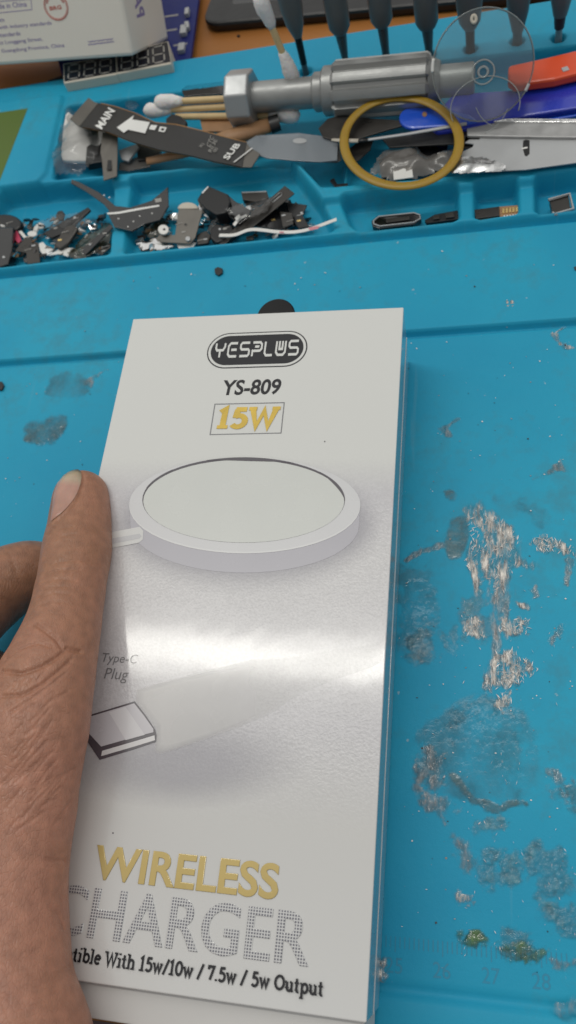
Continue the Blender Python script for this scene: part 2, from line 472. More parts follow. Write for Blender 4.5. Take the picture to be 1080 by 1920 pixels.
nx, ny = 640, 300
Y0, Y1 = 14.6, 28.35
gx = np.linspace(XL, XR, nx); gy = np.linspace(Y0, Y1, ny)
GX, GY = np.meshgrid(gx, gy)
backline = lambda X: 28.1 - 0.02 * X
Hh = np.zeros_like(GX)
Hh += Z_BAND * sst(15.08, 15.15, GY) - 0.13 * np.exp(-((GY - 15.02) / .05) ** 2)  # groove before the step is shaped to hold a dark shade line
Hh += (Z_FRONT - Z_BAND) * sst(18.88, 19.00, GY) - 0.22 * np.exp(-((GY - 18.80) / .06) ** 2)  # rim foot groove added and deepened so its shape darkens the line
midpoly = wpoly(mid_front, Z_MID) + [(XR + 20, 60), (XL - 20, 60)]
sm = sdf_poly(GX, GY, midpoly)
Hh = Hh + (Z_MID - Z_FRONT) * (1 - sst(-0.10, 0.06, sm))
sp = rounded(GX, GY, wpoly(panel, Z_PANEL), 0.25)
pm = 1 - sst(-0.10, 0.03, sp)
Hh = np.maximum(Hh, Z_FLOOR) + np.where(pm > 0, (Z_PANEL - Hh) * pm, 0)
for c, zz, r in ((c_back, Z_MID, .22), (c_A, Z_FRONT, .12), (c_B, Z_FRONT, .16), (c_C, Z_FRONT, .22), (c_D, Z_FRONT, .2), (c_E, Z_FRONT, .2), (c_F, Z_FRONT, .2)):
    sd = rounded(GX, GY, wpoly(c, zz), r)
    if c is c_A: sd = np.maximum(sd, -sp + 0.03)
    k = 1 - sst(-0.16, 0.05, sd)
    Hh = Hh + (Z_FLOOR - Hh) * k
# ridge that divides the back tray
rp = V(648, 330, 0.1)
kk = np.exp(-((GX - rp.x) / 0.07) ** 2) * (1 - sst(rp.y + 0.5, rp.y + 0.9, GY)) * (Hh < 0.3) * (GY > V(648, 346, .3).y)
Hh = Hh + 0.35 * kk
# screwdriver holes in the back rim
SD_BASE = [(573, 134), (649, 121), (725, 113), (805, 104), (882, 92), (970, 77), (1047, 71)]
for u, v in SD_BASE:
    q = V(u, v, Z_MID)
    dd = np.hypot(GX - q.x, GY - q.y)
    Hh = Hh - 0.5 * (1 - sst(0.17, 0.24, dd))
vs = [(float(GX[j, i]), float(GY[j, i]), float(Hh[j, i])) for j in range(ny) for i in range(nx)]
fs = [(j * nx + i, j * nx + i + 1, (j + 1) * nx + i + 1, (j + 1) * nx + i) for j in range(ny - 1) for i in range(nx - 1)]
# skirt down to the table at back and sides
def skirt(idx):
    global vs, fs
    o = len(vs)
    for i in idx: vs.append((vs[i][0], vs[i][1], Z_TABLE))
    for a in range(len(idx) - 1): fs.append((idx[a], idx[a + 1], o + a + 1, o + a))
skirt([(ny - 1) * nx + i for i in range(nx)])
skirt([j * nx for j in range(ny)]); skirt([j * nx + nx - 1 for j in range(ny)])
mk('parts_tray', vs, fs, M_SIL, mat_root, smooth=True)
# work surface down to the front rim
ys = [14.6, 12, 8, 4, 0, -1.55, -1.66, -1.72, -1.78, -1.84, -1.9, -1.96, -2.05, -2.7, -2.82, -2.88, -2.9]
zs = [0, 0, 0, 0, 0, 0, -0.005, -0.03, -0.055, -0.05, -0.01, 0.05, 0.075, 0.075, 0.05, 0.0, Z_TABLE]
xs = np.linspace(XL, XR, 24)
vs = [(float(x), y, z) for y, z in zip(ys, zs) for x in xs]; n = len(xs)
fs = [(j * n + i, j * n + i + 1, (j + 1) * n + i + 1, (j + 1) * n + i) for j in range(len(ys) - 1) for i in range(n - 1)]
o = len(vs)
for e in (0, n - 1):
    idx = [j * n + e for j in range(len(ys))]; o = len(vs)
    for i in idx: vs.append((vs[i][0], vs[i][1], Z_TABLE - 0.001))
    for a in range(len(idx) - 1): fs.append((idx[a], idx[a + 1], o + a + 1, o + a))
mk('work_surface', vs, fs, M_SIL, mat_root, smooth=True, auto=60)
plate('green_panel', [(-420, 275), (-300, 255), (52, 203), (-2, 342), (-420, 400)], Z_PANEL + 0.006, 0.03, M_OLIVE, mat_root, bevel=0)

# ruler embossed along the front
M_RULE = simple('embossed ruler marks', (0.015, 0.245, 0.40), 0.5, var=0.15)
xr = lambda cm: V(830, 1843, 0).x + (cm - 26) * 1.0
vs, fs = [], []
for i in range(-20, 41):
    x = xr(25) + i * 0.1 - 0.5
    L = 0.30 if i % 10 == 5 else 0.22
    y1 = -0.82
    o = len(vs)
    vs += [(x - .011, y1, .004), (x + .011, y1, .004), (x + .011, y1 - L, .004), (x - .011, y1 - L, .004)]
    fs.append((o, o + 1, o + 2, o + 3))
mk('ruler_ticks', vs, fs, M_RULE, mat_root)
for num in (24, 25, 26, 27, 28):
    tv, tf, asp = text2d(str(num), 0.0)
    h = 0.30; w = 0.36; x = xr(num) - 0.02; y = -1.52
    mk('ruler_number', [(x - w / 2 + v.x * w, y + v.y * h, .004) for v in tv], tf, M_RULE, mat_root)

# ------------------------------------------------------------------ dried glue and scrapes on the mat
def fib(p, sx, sy, oc=4):
    return noise.fractal(Vector((p[0] * sx, p[1] * sy, p[2] if len(p) > 2 else 0)), 0.8, 2.1, oc)

def residue(poly, mat, amp=0.05, thr=0.0, sx=2.2, sy=2.2, step=0.03, soft=0.25, seed=0, base=0.006, name='glue_residue'):
    """dried patch: a thin bumpy skin whose cover (attribute 'fade') thins out raggedly towards its rim"""
    P = wpoly(poly, 0); ext = .14
    x0 = min(p[0] for p in P) - ext; x1 = max(p[0] for p in P) + ext; y0 = min(p[1] for p in P) - ext; y1 = max(p[1] for p in P) + ext
    X, Y = np.meshgrid(np.arange(x0, x1 + step, step), np.arange(y0, y1 + step, step))
    sd = sdf_poly(X, Y, P); J, I = X.shape
    val = np.zeros(X.shape); hz = np.zeros(X.shape)
    for j in range(J):
        for i in range(I):
            if sd[j, i] < ext:
                x_, y_ = X[j, i], Y[j, i]
                q = noise.fractal(Vector((x_ * sx, y_ * sy, seed * 3.7)), 0.7, 2.1, 5)
                val[j, i] = min(1, max(0, (min(.7, -sd[j, i] / soft) - thr * .8 - .1 + q * 1.05) * 1.6 + .15)) * min(1, (ext - sd[j, i]) / .06)
                hz[j, i] = abs(noise.noise(Vector((x_ * 7, y_ * 7 * sy / sx, seed + 5)))) + .6 * abs(noise.noise(Vector((x_ * 17, y_ * 17 * sy / sx, seed))))
    ids, vs, fs, fd = {}, [], [], []
    def vid(j, i):
        if (j, i) not in ids:
            ids[(j, i)] = len(vs); vs.append((X[j, i], Y[j, i], base + amp * (.3 if mat in (R_CLEAR, R_DARK, R_DULL, R_TAN) else .6) * val[j, i] * (.25 + hz[j, i]))); fd.append(val[j, i])
        return ids[(j, i)]
    for j in range(J - 1):
        for i in range(I - 1):
            if max(val[j, i], val[j + 1, i], val[j, i + 1], val[j + 1, i + 1]) > 0.01:
                fs.append((vid(j, i), vid(j, i + 1), vid(j + 1, i + 1), vid(j + 1, i)))
    if not fs: return
    o = mk(name, vs, fs, mat, mat_root, smooth=True)
    a = o.data.attributes.new('fade', 'FLOAT', 'POINT'); a.data.foreach_set('value', fd)
    return o

def rmat(name, body, cover, rough=.3, streak=(1, 1, 1), sc=300, bump=.8, spec=.6, lo=.35, hi=.62, gloss=1.0, con=(.6, 1.3)):
    m, nt, p = newmat(name)
    tc = N(nt, 'ShaderNodeTexCoord'); mp = N(nt, 'ShaderNodeMapping'); mp.inputs['Scale'].default_value = streak
    nt.links.new(tc.outputs['Object'], mp.inputs[0])
    n1 = N(nt, 'ShaderNodeTexNoise'); n1.inputs['Scale'].default_value = sc; n1.inputs['Detail'].default_value = 6; n1.inputs['Roughness'].default_value = .65
    n2 = N(nt, 'ShaderNodeTexNoise'); n2.inputs['Scale'].default_value = sc * 2.2; n2.inputs['Detail'].default_value = 4
    for q in (n1, n2): nt.links.new(mp.outputs[0], q.inputs['Vector'])
    at = N(nt, 'ShaderNodeAttribute', attribute_name='fade')
    mr = N(nt, 'ShaderNodeMapRange'); mr.inputs[1].default_value = lo; mr.inputs[2].default_value = hi
    nt.links.new(n1.outputs['Fac'], mr.inputs[0])
    ml = N(nt, 'ShaderNodeMath', operation='MULTIPLY'); nt.links.new(at.outputs['Fac'], ml.inputs[0]); nt.links.new(mr.outputs[0], ml.inputs[1])
    m2 = N(nt, 'ShaderNodeMath', operation='MULTIPLY'); m2.inputs[1].default_value = cover; nt.links.new(ml.outputs[0], m2.inputs[0])
    mx = N(nt, 'ShaderNodeMix', data_type='RGBA'); c = Vector(body[:3])
    mx.inputs[6].default_value = (*(c * con[0]), 1); mx.inputs[7].default_value = (*[min(1, x) for x in c * con[1]], 1)
    cm_ = N(nt, 'ShaderNodeMapRange'); cm_.inputs[1].default_value = .38; cm_.inputs[2].default_value = .62; nt.links.new(n2.outputs['Fac'], cm_.inputs[0]); nt.links.new(cm_.outputs[0], mx.inputs[0]); nt.links.new(mx.outputs[2], p.inputs['Base Color'])
    p.inputs['Roughness'].default_value = rough; p.inputs['Specular IOR Level'].default_value = spec
    b = N(nt, 'ShaderNodeBump'); b.inputs['Strength'].default_value = bump; b.inputs['Distance'].default_value = .0006
    nt.links.new(n2.outputs['Fac'], b.inputs['Height']); nt.links.new(b.outputs[0], p.inputs['Normal'])
    tr = N(nt, 'ShaderNodeBsdfTransparent'); ms = N(nt, 'ShaderNodeMixShader')
    # wet gloss on top, wherever the skin is thick
    gl = N(nt, 'ShaderNodeBsdfGlossy'); gl.inputs['Roughness'].default_value = .12; nt.links.new(b.outputs[0], gl.inputs['Normal'])
    fr = N(nt, 'ShaderNodeFresnel'); fr.inputs[0].default_value = 1.45
    fm = N(nt, 'ShaderNodeMath', operation='MULTIPLY'); nt.links.new(fr.outputs[0], fm.inputs[0])
    gk = N(nt, 'ShaderNodeMath', operation='MULTIPLY'); gk.inputs[1].default_value = gloss; nt.links.new(at.outputs['Fac'], gk.inputs[0]); nt.links.new(gk.outputs[0], fm.inputs[1])
    nt.links.new(m2.outputs[0], ms.inputs[0]); nt.links.new(tr.outputs[0], ms.inputs[1]); nt.links.new(p.outputs[0], ms.inputs[2])
    m3 = N(nt, 'ShaderNodeMixShader'); nt.links.new(fm.outputs[0], m3.inputs[0]); nt.links.new(ms.outputs[0], m3.inputs[1]); nt.links.new(gl.outputs[0], m3.inputs[2])
    nt.links.new(m3.outputs[0], nt.nodes['Material Output'].inputs['Surface'])
    return m
R_WHITE = rmat('flaky pale glue', (.55, .48, .43), .85, .2, (1, .22, 1), 620, 1.0, .9, lo=.42, hi=.6, gloss=1.3, con=(.45, 1.9))
R_CLEAR = rmat('clear dried glue', (.10, .24, .26), .42, .12, (1, 1, 1), 300, 1.0, .6, lo=.45, hi=.7, gloss=1.2, con=(.4, 2.2))
R_DULL = rmat('dull glue film', (.10, .25, .31), .34, .55, (1, .7, 1), 160, .4, .25, gloss=.25)
R_TAN = rmat('tan glue smear', (.36, .31, .28), .5, .35, (1, .3, 1), 420, .8, lo=.4, hi=.66, con=(.5, 1.7))
R_GREEN = rmat('green flux blob', (.07, .16, .03), .85, .15, (1, 1, 1), 220, .8)
R_DARK = rmat('burnt glue', (.055, .15, .17), .62, .25, (1, 1, 1), 130, .35, gloss=.7)

def lr(polys):
    for p in polys: residue(*p[:2], **p[2])
lr([
 ([(865,955),(890,940),(925,960),(945,975),(965,985),(972,1010),(968,1045),(1003,1060),(1000,1068),(965,1062),(950,1100),(930,1125),(915,1090),(890,1118),(885,1075),(872,1050),(880,1015),(905,1000),(885,985)], R_WHITE, dict(amp=.05, thr=-.05, sx=5, sy=1.6, seed=1, soft=.18)),
 ([(925,1095),(960,1080),(958,1120),(942,1165),(935,1200),(920,1180),(915,1140)], R_TAN, dict(amp=.03, thr=-.3, sx=4, sy=1.6, seed=2)),
 ([(935,1165),(975,1155),(992,1170),(990,1190),(960,1195),(932,1185)], R_WHITE, dict(amp=.05, thr=-.1, sx=4, sy=3, seed=3, soft=.15)),
 ([(918,1245),(935,1220),(965,1218),(985,1235),(1010,1255),(1000,1262),(978,1258),(972,1285),(945,1290),(920,1285),(912,1300),(905,1275)], R_WHITE, dict(amp=.055, thr=-.15, sx=5, sy=2, seed=4, soft=.16)),
 ([(918,1245),(928,1170),(936,1175),(932,1240),(922,1300),(912,1290)], R_TAN, dict(amp=.02, thr=-.3, sx=4, sy=1.4, seed=5, soft=.1)),
 ([(930,1310),(955,1300),(960,1318),(940,1335),(925,1325)], R_WHITE, dict(amp=.03, thr=.05, sx=5, sy=5, seed=6, soft=.12)),
 ([(995,1020),(1010,1002),(1035,1005),(1065,1025),(1095,1040),(1080,1050),(1050,1035),(1010,1032)], R_WHITE, dict(amp=.05, thr=-.15, sx=5, sy=3, seed=7, soft=.14)),
 ([(868,1185),(872,1160),(890,1150),(908,1160),(915,1195),(885,1200)], R_WHITE, dict(amp=.05, thr=.0, sx=4, sy=4, seed=8, soft=.14)),
 ([(865,1120),(900,1110),(912,1150),(925,1190),(905,1205),(870,1200),(862,1170)], R_CLEAR, dict(amp=.05, thr=-.3, sx=3, sy=3, seed=9)),
 ([(755,1060),(785,1048),(810,1085),(818,1150),(815,1200),(808,1235),(780,1242),(752,1225),(745,1140)], R_DULL, dict(amp=.02, thr=-.4, sx=2.5, sy=2.5, seed=10, soft=.35)),
 ([(752,1190),(800,1175),(812,1215),(800,1245),(765,1240)], R_CLEAR, dict(amp=.03, thr=-.1, sx=4, sy=4, seed=11)),
 ([(828,1185),(860,1172),(868,1200),(850,1225),(832,1230)], R_DULL, dict(amp=.03, thr=-.1, sx=5, sy=5, seed=12)),
 ([(790,1375),(830,1330),(900,1308),(970,1330),(1000,1380),(1000,1440),(975,1500),(900,1512),(850,1500),(800,1480),(775,1430)], R_DULL, dict(amp=.012, thr=-.35, sx=1.6, sy=1.6, seed=13, soft=.6, step=.05)),
 ([(775,1440),(800,1400),(835,1420),(830,1480),(860,1510),(835,1540),(800,1520),(778,1480)], R_TAN, dict(amp=.03, thr=-.05, sx=3, sy=3, seed=14)),
 ([(840,1450),(850,1448),(895,1495),(940,1510),(980,1500),(985,1508),(930,1520),(885,1508)], R_DARK, dict(amp=.02, thr=-.5, sx=3, sy=3, seed=15, soft=.08)),
 ([(890,1535),(945,1530),(955,1550),(930,1565),(895,1560)], R_CLEAR, dict(amp=.05, thr=-.2, sx=3, sy=3, seed=16)),
 ([(905,1600),(940,1588),(975,1600),(985,1640),(960,1670),(920,1665),(895,1635)], R_CLEAR, dict(amp=.08, thr=-.3, sx=2.5, sy=2.5, seed=17)),
 ([(985,1605),(1010,1580),(1050,1590),(1080,1630),(1090,1680),(1050,1690),(1010,1670),(985,1640)], R_CLEAR, dict(amp=.07, thr=-.25, sx=3, sy=3, seed=18)),
 ([(1000,1680),(1040,1690),(1085,1705),(1085,1750),(1040,1745),(1005,1720)], R_CLEAR, dict(amp=.05, thr=-.1, sx=3, sy=3, seed=19)),
 ([(850,1570),(880,1575),(895,1610),(880,1640),(855,1620)], R_TAN, dict(amp=.02, thr=-.1, sx=3, sy=3, seed=20)),
 ([(865,1752),(880,1742),(900,1745),(907,1762),(895,1772),(872,1770)], R_GREEN, dict(amp=.09, thr=-.5, sx=3, sy=3, seed=21, soft=.14)),
 ([(905,1770),(950,1765),(1000,1770),(1032,1778),(1030,1800),(985,1808),(940,1795)], R_GREEN, dict(amp=.07, thr=-.15, sx=3, sy=3, seed=22, soft=.16)),
 ([(945,1740),(985,1730),(1000,1765),(975,1790),(945,1775)], R_CLEAR, dict(amp=.04, thr=-.2, sx=3, sy=3, seed=23)),
 ([(1035,1800),(1060,1805),(1090,1795),(1090,1808),(1058,1818),(1040,1812)], R_TAN, dict(amp=.05, thr=-.4, sx=3, sy=3, seed=24, soft=.1)),
 ([(1045,1880),(1075,1875),(1095,1880),(1095,1905),(1060,1902),(1042,1895)], R_TAN, dict(amp=.06, thr=-.6, sx=2, sy=2, seed=25, soft=.12, base=.08)),
 ([(850,1675),(880,1668),(895,1690),(880,1700),(862,1692)], R_WHITE, dict(amp=.02, thr=.05, sx=5, sy=5, seed=26, soft=.12)),
 ([(1025,1450),(1050,1440),(1070,1470),(1060,1500),(1030,1495)], R_TAN, dict(amp=.03, thr=-.1, sx=3, sy=3, seed=27)),
 ([(1055,1480),(1090,1470),(1090,1530),(1060,1520)], R_DARK, dict(amp=.03, thr=-.1, sx=3, sy=3, seed=28)),
 ([(835,1405),(850,1330),(905,1308),(960,1320),(965,1345),(900,1335),(860,1360)], R_DULL, dict(amp=.02, thr=-.2, sx=3, sy=3, seed=29)),
 # left of the box
 ([(48,805),(60,785),(95,778),(120,785),(120,812),(100,830),(70,832),(50,822)], R_DARK, dict(amp=.07, thr=-.45, sx=1.6, sy=1.6, seed=30, soft=.25)),
 ([(80,740),(95,715),(125,695),(160,710),(165,735),(130,745)], R_DULL, dict(amp=.04, thr=-.5, sx=2, sy=2, seed=31, soft=.2)),
 ([(150,715),(180,700),(195,695),(170,725)], R_TAN, dict(amp=.015, thr=-.1, sx=3, sy=3, seed=32, soft=.1)),
 ([(118,615),(135,595),(148,592),(140,608),(125,618)], R_DARK, dict(amp=.02, thr=-.3, sx=3, sy=3, seed=33, soft=.12, base=.104)),
 ([(0,615),(10,605),(20,608),(15,622),(5,625)], R_TAN, dict(amp=.02, thr=-.3, sx=3, sy=3, seed=34, soft=.1, base=.104)),
 # right, upper
 ([(945,568),(955,563),(970,572),(965,582),(952,580)], R_WHITE, dict(amp=.09, thr=-.5, sx=5, sy=5, seed=35, soft=.08, base=.104)),
 ([(1035,625),(1060,612),(1045,625),(1052,642),(1075,652),(1060,655),(1042,640)], R_WHITE, dict(amp=.02, thr=-.5, sx=5, sy=5, seed=36, soft=.06)),
 ([(820,805),(860,785),(840,803),(848,818),(835,818)], R_TAN, dict(amp=.02, thr=-.6, sx=5, sy=5, seed=37, soft=.06)),
 ([(1000,898),(1030,880),(1050,865),(1060,885),(1040,882)], R_TAN, dict(amp=.02, thr=-.5, sx=4, sy=4, seed=38, soft=.08)),
 ([(755,1050),(775,1035),(830,1018),(832,1026),(790,1038),(765,1055)], R_TAN, dict(amp=.03, thr=-.6, sx=4, sy=4, seed=39, soft=.06)),
 ([(836,922),(848,916),(860,925),(855,938),(842,938)], R_DARK, dict(amp=.006, thr=-.6, sx=2, sy=2, seed=40, soft=.08)),
 ([(840,1020),(850,975),(868,972),(872,1000),(862,1040),(848,1042)], R_DARK, dict(amp=.004, thr=-.6, sx=1, sy=1, seed=41, soft=.3)),
 ([(930,935),(990,932),(1028,965),(1015,985),(970,955)], R_DULL, dict(amp=.01, thr=-.4, sx=2, sy=2, seed=42, soft=.3)),
 ([(995,1110),(1005,1098),(1012,1118),(1000,1122)], R_TAN, dict(amp=.03, thr=-.5, sx=4, sy=4, seed=43, soft=.08)),
 ([(1030,1200),(1052,1172),(1054,1182),(1036,1207)], R_TAN, dict(amp=.03, thr=-.5, sx=4, sy=4, seed=44, soft=.08)),
 ([(968,1130),(990,1135),(992,1142),(975,1138)], R_WHITE, dict(amp=.04, thr=-.5, sx=5, sy=5, seed=45, soft=.05)),
 ([(1060,1055),(1068,1040),(1075,1060),(1065,1100),(1060,1095)], R_TAN, dict(amp=.02, thr=-.5, sx=4, sy=4, seed=46, soft=.06)),
 ([(710,1800),(722,1795),(728,1825),(718,1838),(708,1828)], R_WHITE, dict(amp=.12, thr=-.3, sx=5, sy=5, seed=47, soft=.1)),
])
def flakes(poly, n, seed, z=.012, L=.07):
    """torn slivers along a glue patch, white to stand in for its glints"""
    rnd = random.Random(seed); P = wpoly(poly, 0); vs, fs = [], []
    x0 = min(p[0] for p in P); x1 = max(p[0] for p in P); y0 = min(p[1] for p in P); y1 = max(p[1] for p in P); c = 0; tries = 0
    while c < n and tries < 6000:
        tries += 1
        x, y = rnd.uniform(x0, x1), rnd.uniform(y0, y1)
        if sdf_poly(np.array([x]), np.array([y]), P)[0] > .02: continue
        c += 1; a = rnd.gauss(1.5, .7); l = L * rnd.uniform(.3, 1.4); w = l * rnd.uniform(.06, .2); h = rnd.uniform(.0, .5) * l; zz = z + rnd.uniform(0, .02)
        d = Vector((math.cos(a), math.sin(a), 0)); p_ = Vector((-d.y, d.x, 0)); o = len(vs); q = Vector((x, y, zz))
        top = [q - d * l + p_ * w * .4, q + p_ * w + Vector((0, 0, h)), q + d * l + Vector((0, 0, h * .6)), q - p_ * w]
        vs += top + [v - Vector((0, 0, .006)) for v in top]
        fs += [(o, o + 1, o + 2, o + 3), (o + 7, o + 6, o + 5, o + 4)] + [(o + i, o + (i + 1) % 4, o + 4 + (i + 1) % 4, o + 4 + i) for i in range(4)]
    tag(mk('glue_flake_glints', vs, fs, M_FLAKE, mat_root), kind='stuff')
M_FLAKE = simple('torn glue and white glints', (.90, .86, .82), .2, var=.1, spec=.8)  # white paints the glue's glints into the sliver colour
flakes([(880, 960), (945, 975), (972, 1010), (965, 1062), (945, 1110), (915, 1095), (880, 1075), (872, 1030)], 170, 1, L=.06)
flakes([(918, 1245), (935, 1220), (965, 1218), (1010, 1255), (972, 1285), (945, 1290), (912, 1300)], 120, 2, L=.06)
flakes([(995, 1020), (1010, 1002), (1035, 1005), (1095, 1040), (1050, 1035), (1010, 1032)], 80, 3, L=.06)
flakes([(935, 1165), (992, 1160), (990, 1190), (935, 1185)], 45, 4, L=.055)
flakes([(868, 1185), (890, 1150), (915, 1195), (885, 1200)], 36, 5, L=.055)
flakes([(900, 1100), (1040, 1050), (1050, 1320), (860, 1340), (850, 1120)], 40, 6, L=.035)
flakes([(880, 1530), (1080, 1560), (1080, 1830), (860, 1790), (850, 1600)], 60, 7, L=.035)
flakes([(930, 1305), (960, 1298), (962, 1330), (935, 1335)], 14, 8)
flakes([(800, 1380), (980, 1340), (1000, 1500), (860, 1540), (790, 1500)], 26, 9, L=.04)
# loose crumbs and dust on the mat surface
def crumbs(name, n, region, z, size, mats, label, seed, zj=0.0, kind='stuff', parent=None):
    rnd = random.Random(seed); vs, fs, mi = [], [], []
    x0 = min(p[0] for p in region); x1 = max(p[0] for p in region); y0 = min(p[1] for p in region); y1 = max(p[1] for p in region)
    c = 0
    while c < n:
        x, y = rnd.uniform(x0, x1), rnd.uniform(y0, y1)
        if sdf_poly(np.array([x]), np.array([y]), region)[0] > -0.05: continue
        c += 1
        s = size * rnd.uniform(.4, 1.3) ** 1.6
        a = rnd.uniform(0, 6.28); el = rnd.uniform(.3, 1)
        zz = z + rnd.uniform(0, zj); tl = rnd.uniform(-.6, .6); tl2 = rnd.uniform(-.6, .6)
        k = rnd.choice([3, 4, 5]); o = len(vs); th = s * rnd.uniform(.12, .5)
        for lay in (0, th):
            for i in range(k):
                w = a + 6.283 * i / k + rnd.uniform(-.2, .2)
                dx, dy = s * math.cos(w), s * el * math.sin(w)
                vs.append((x + dx, y + dy, zz + s * .5 + dx * tl + dy * tl2 + lay))
        m = rnd.randrange(len(mats))
        fs.append(tuple(range(o, o + k))); fs.append(tuple(range(o + 2 * k - 1, o + k - 1, -1)))
        for i in range(k): fs.append((o + i, o + (i + 1) % k, o + k + (i + 1) % k, o + k + i))
        mi += [m] * (k + 2)
    ob = mk(name, vs, fs, mats, parent)
    for p, m in zip(ob.data.polygons, mi): p.material_index = m
    if label: tag(ob, label, 'debris', None, kind)
    return ob
wr = [tuple(V(u, v)[:2]) for u, v in ((0, 700), (1080, 560), (1080, 1840), (720, 1820), (760, 680), (240, 690), (170, 900), (0, 1000))]
crumbs('dust', 260, wr, 0.0, 0.019, [M_WHITE, M_INKG, M_DGREY, M_WHITE], 'fine pale dust and grit scattered over the mat', 11)
wr2 = [tuple(V(u, v, .1)[:2]) for u, v in ((0, 540), (1080, 450), (1080, 560), (0, 660))]
crumbs('dust', 34, wr2, Z_BAND, 0.026, [M_WHITE, M_INKG, M_DGREY, M_INKG], 'fine grit scattered on the raised band before the trays', 12)
# ------------------------------------------------------------------ the charger carton in front
BC = [(250, 598), (757, 576), (687, 1918), (-21, 1815)]       # corners of its front face in the photo
r0 = [wray(*c) for c in BC]
def lnx(a, b): return np.cross([*a, 1.0], [*b, 1.0])
def meet(l, m): q = np.cross(l, m); return q[:2] / q[2]
e1 = wray(*meet(lnx(BC[0], BC[1]), lnx(BC[3], BC[2]))); e2 = wray(*meet(lnx(BC[0], BC[3]), lnx(BC[1], BC[2])))
bn = np.cross(e1, e2); bn /= np.linalg.norm(bn); bn *= np.sign(bn[2])      # up normal of the face
cor = [r / (-r.dot(bn)) for r in r0]                                          # at unit distance
BOX_T = 2.45
kz = [c[2] for c in cor]
sc_ = (BOX_T + 0.03 - CAM_H) / ((kz[1] + kz[2]) / 2)
cor = [Vector(CAM + c * sc_) for c in cor]
BW = (cor[1] - cor[0]).length; BH = (cor[3] - cor[0]).length
bx = (cor[1] - cor[0]).normalized(); bz = Vector(bn); by = bz.cross(bx).normalized()
bz = bx.cross(by)
BROT = Matrix((bx, by, bz)).transposed()
print('BOX', BW, BH, [round(c.z, 2) for c in cor])
box = thing('charger_box', 'flat white retail box of a wireless charger, held down by the thumb', 'box', cor[3] - bz * BOX_T, rot=BROT)
# local frame: x right, y towards the top edge, z out of the face; origin bottom-left back
def Fc(u, v):
    r = wray(u, v)
    tt = (cor[0] - Vector(CAM)).dot(bz) / Vector(r).dot(bz)
    p = Vector(CAM) + Vector(r) * tt - cor[3]
    return p.dot(bx), p.dot(by)

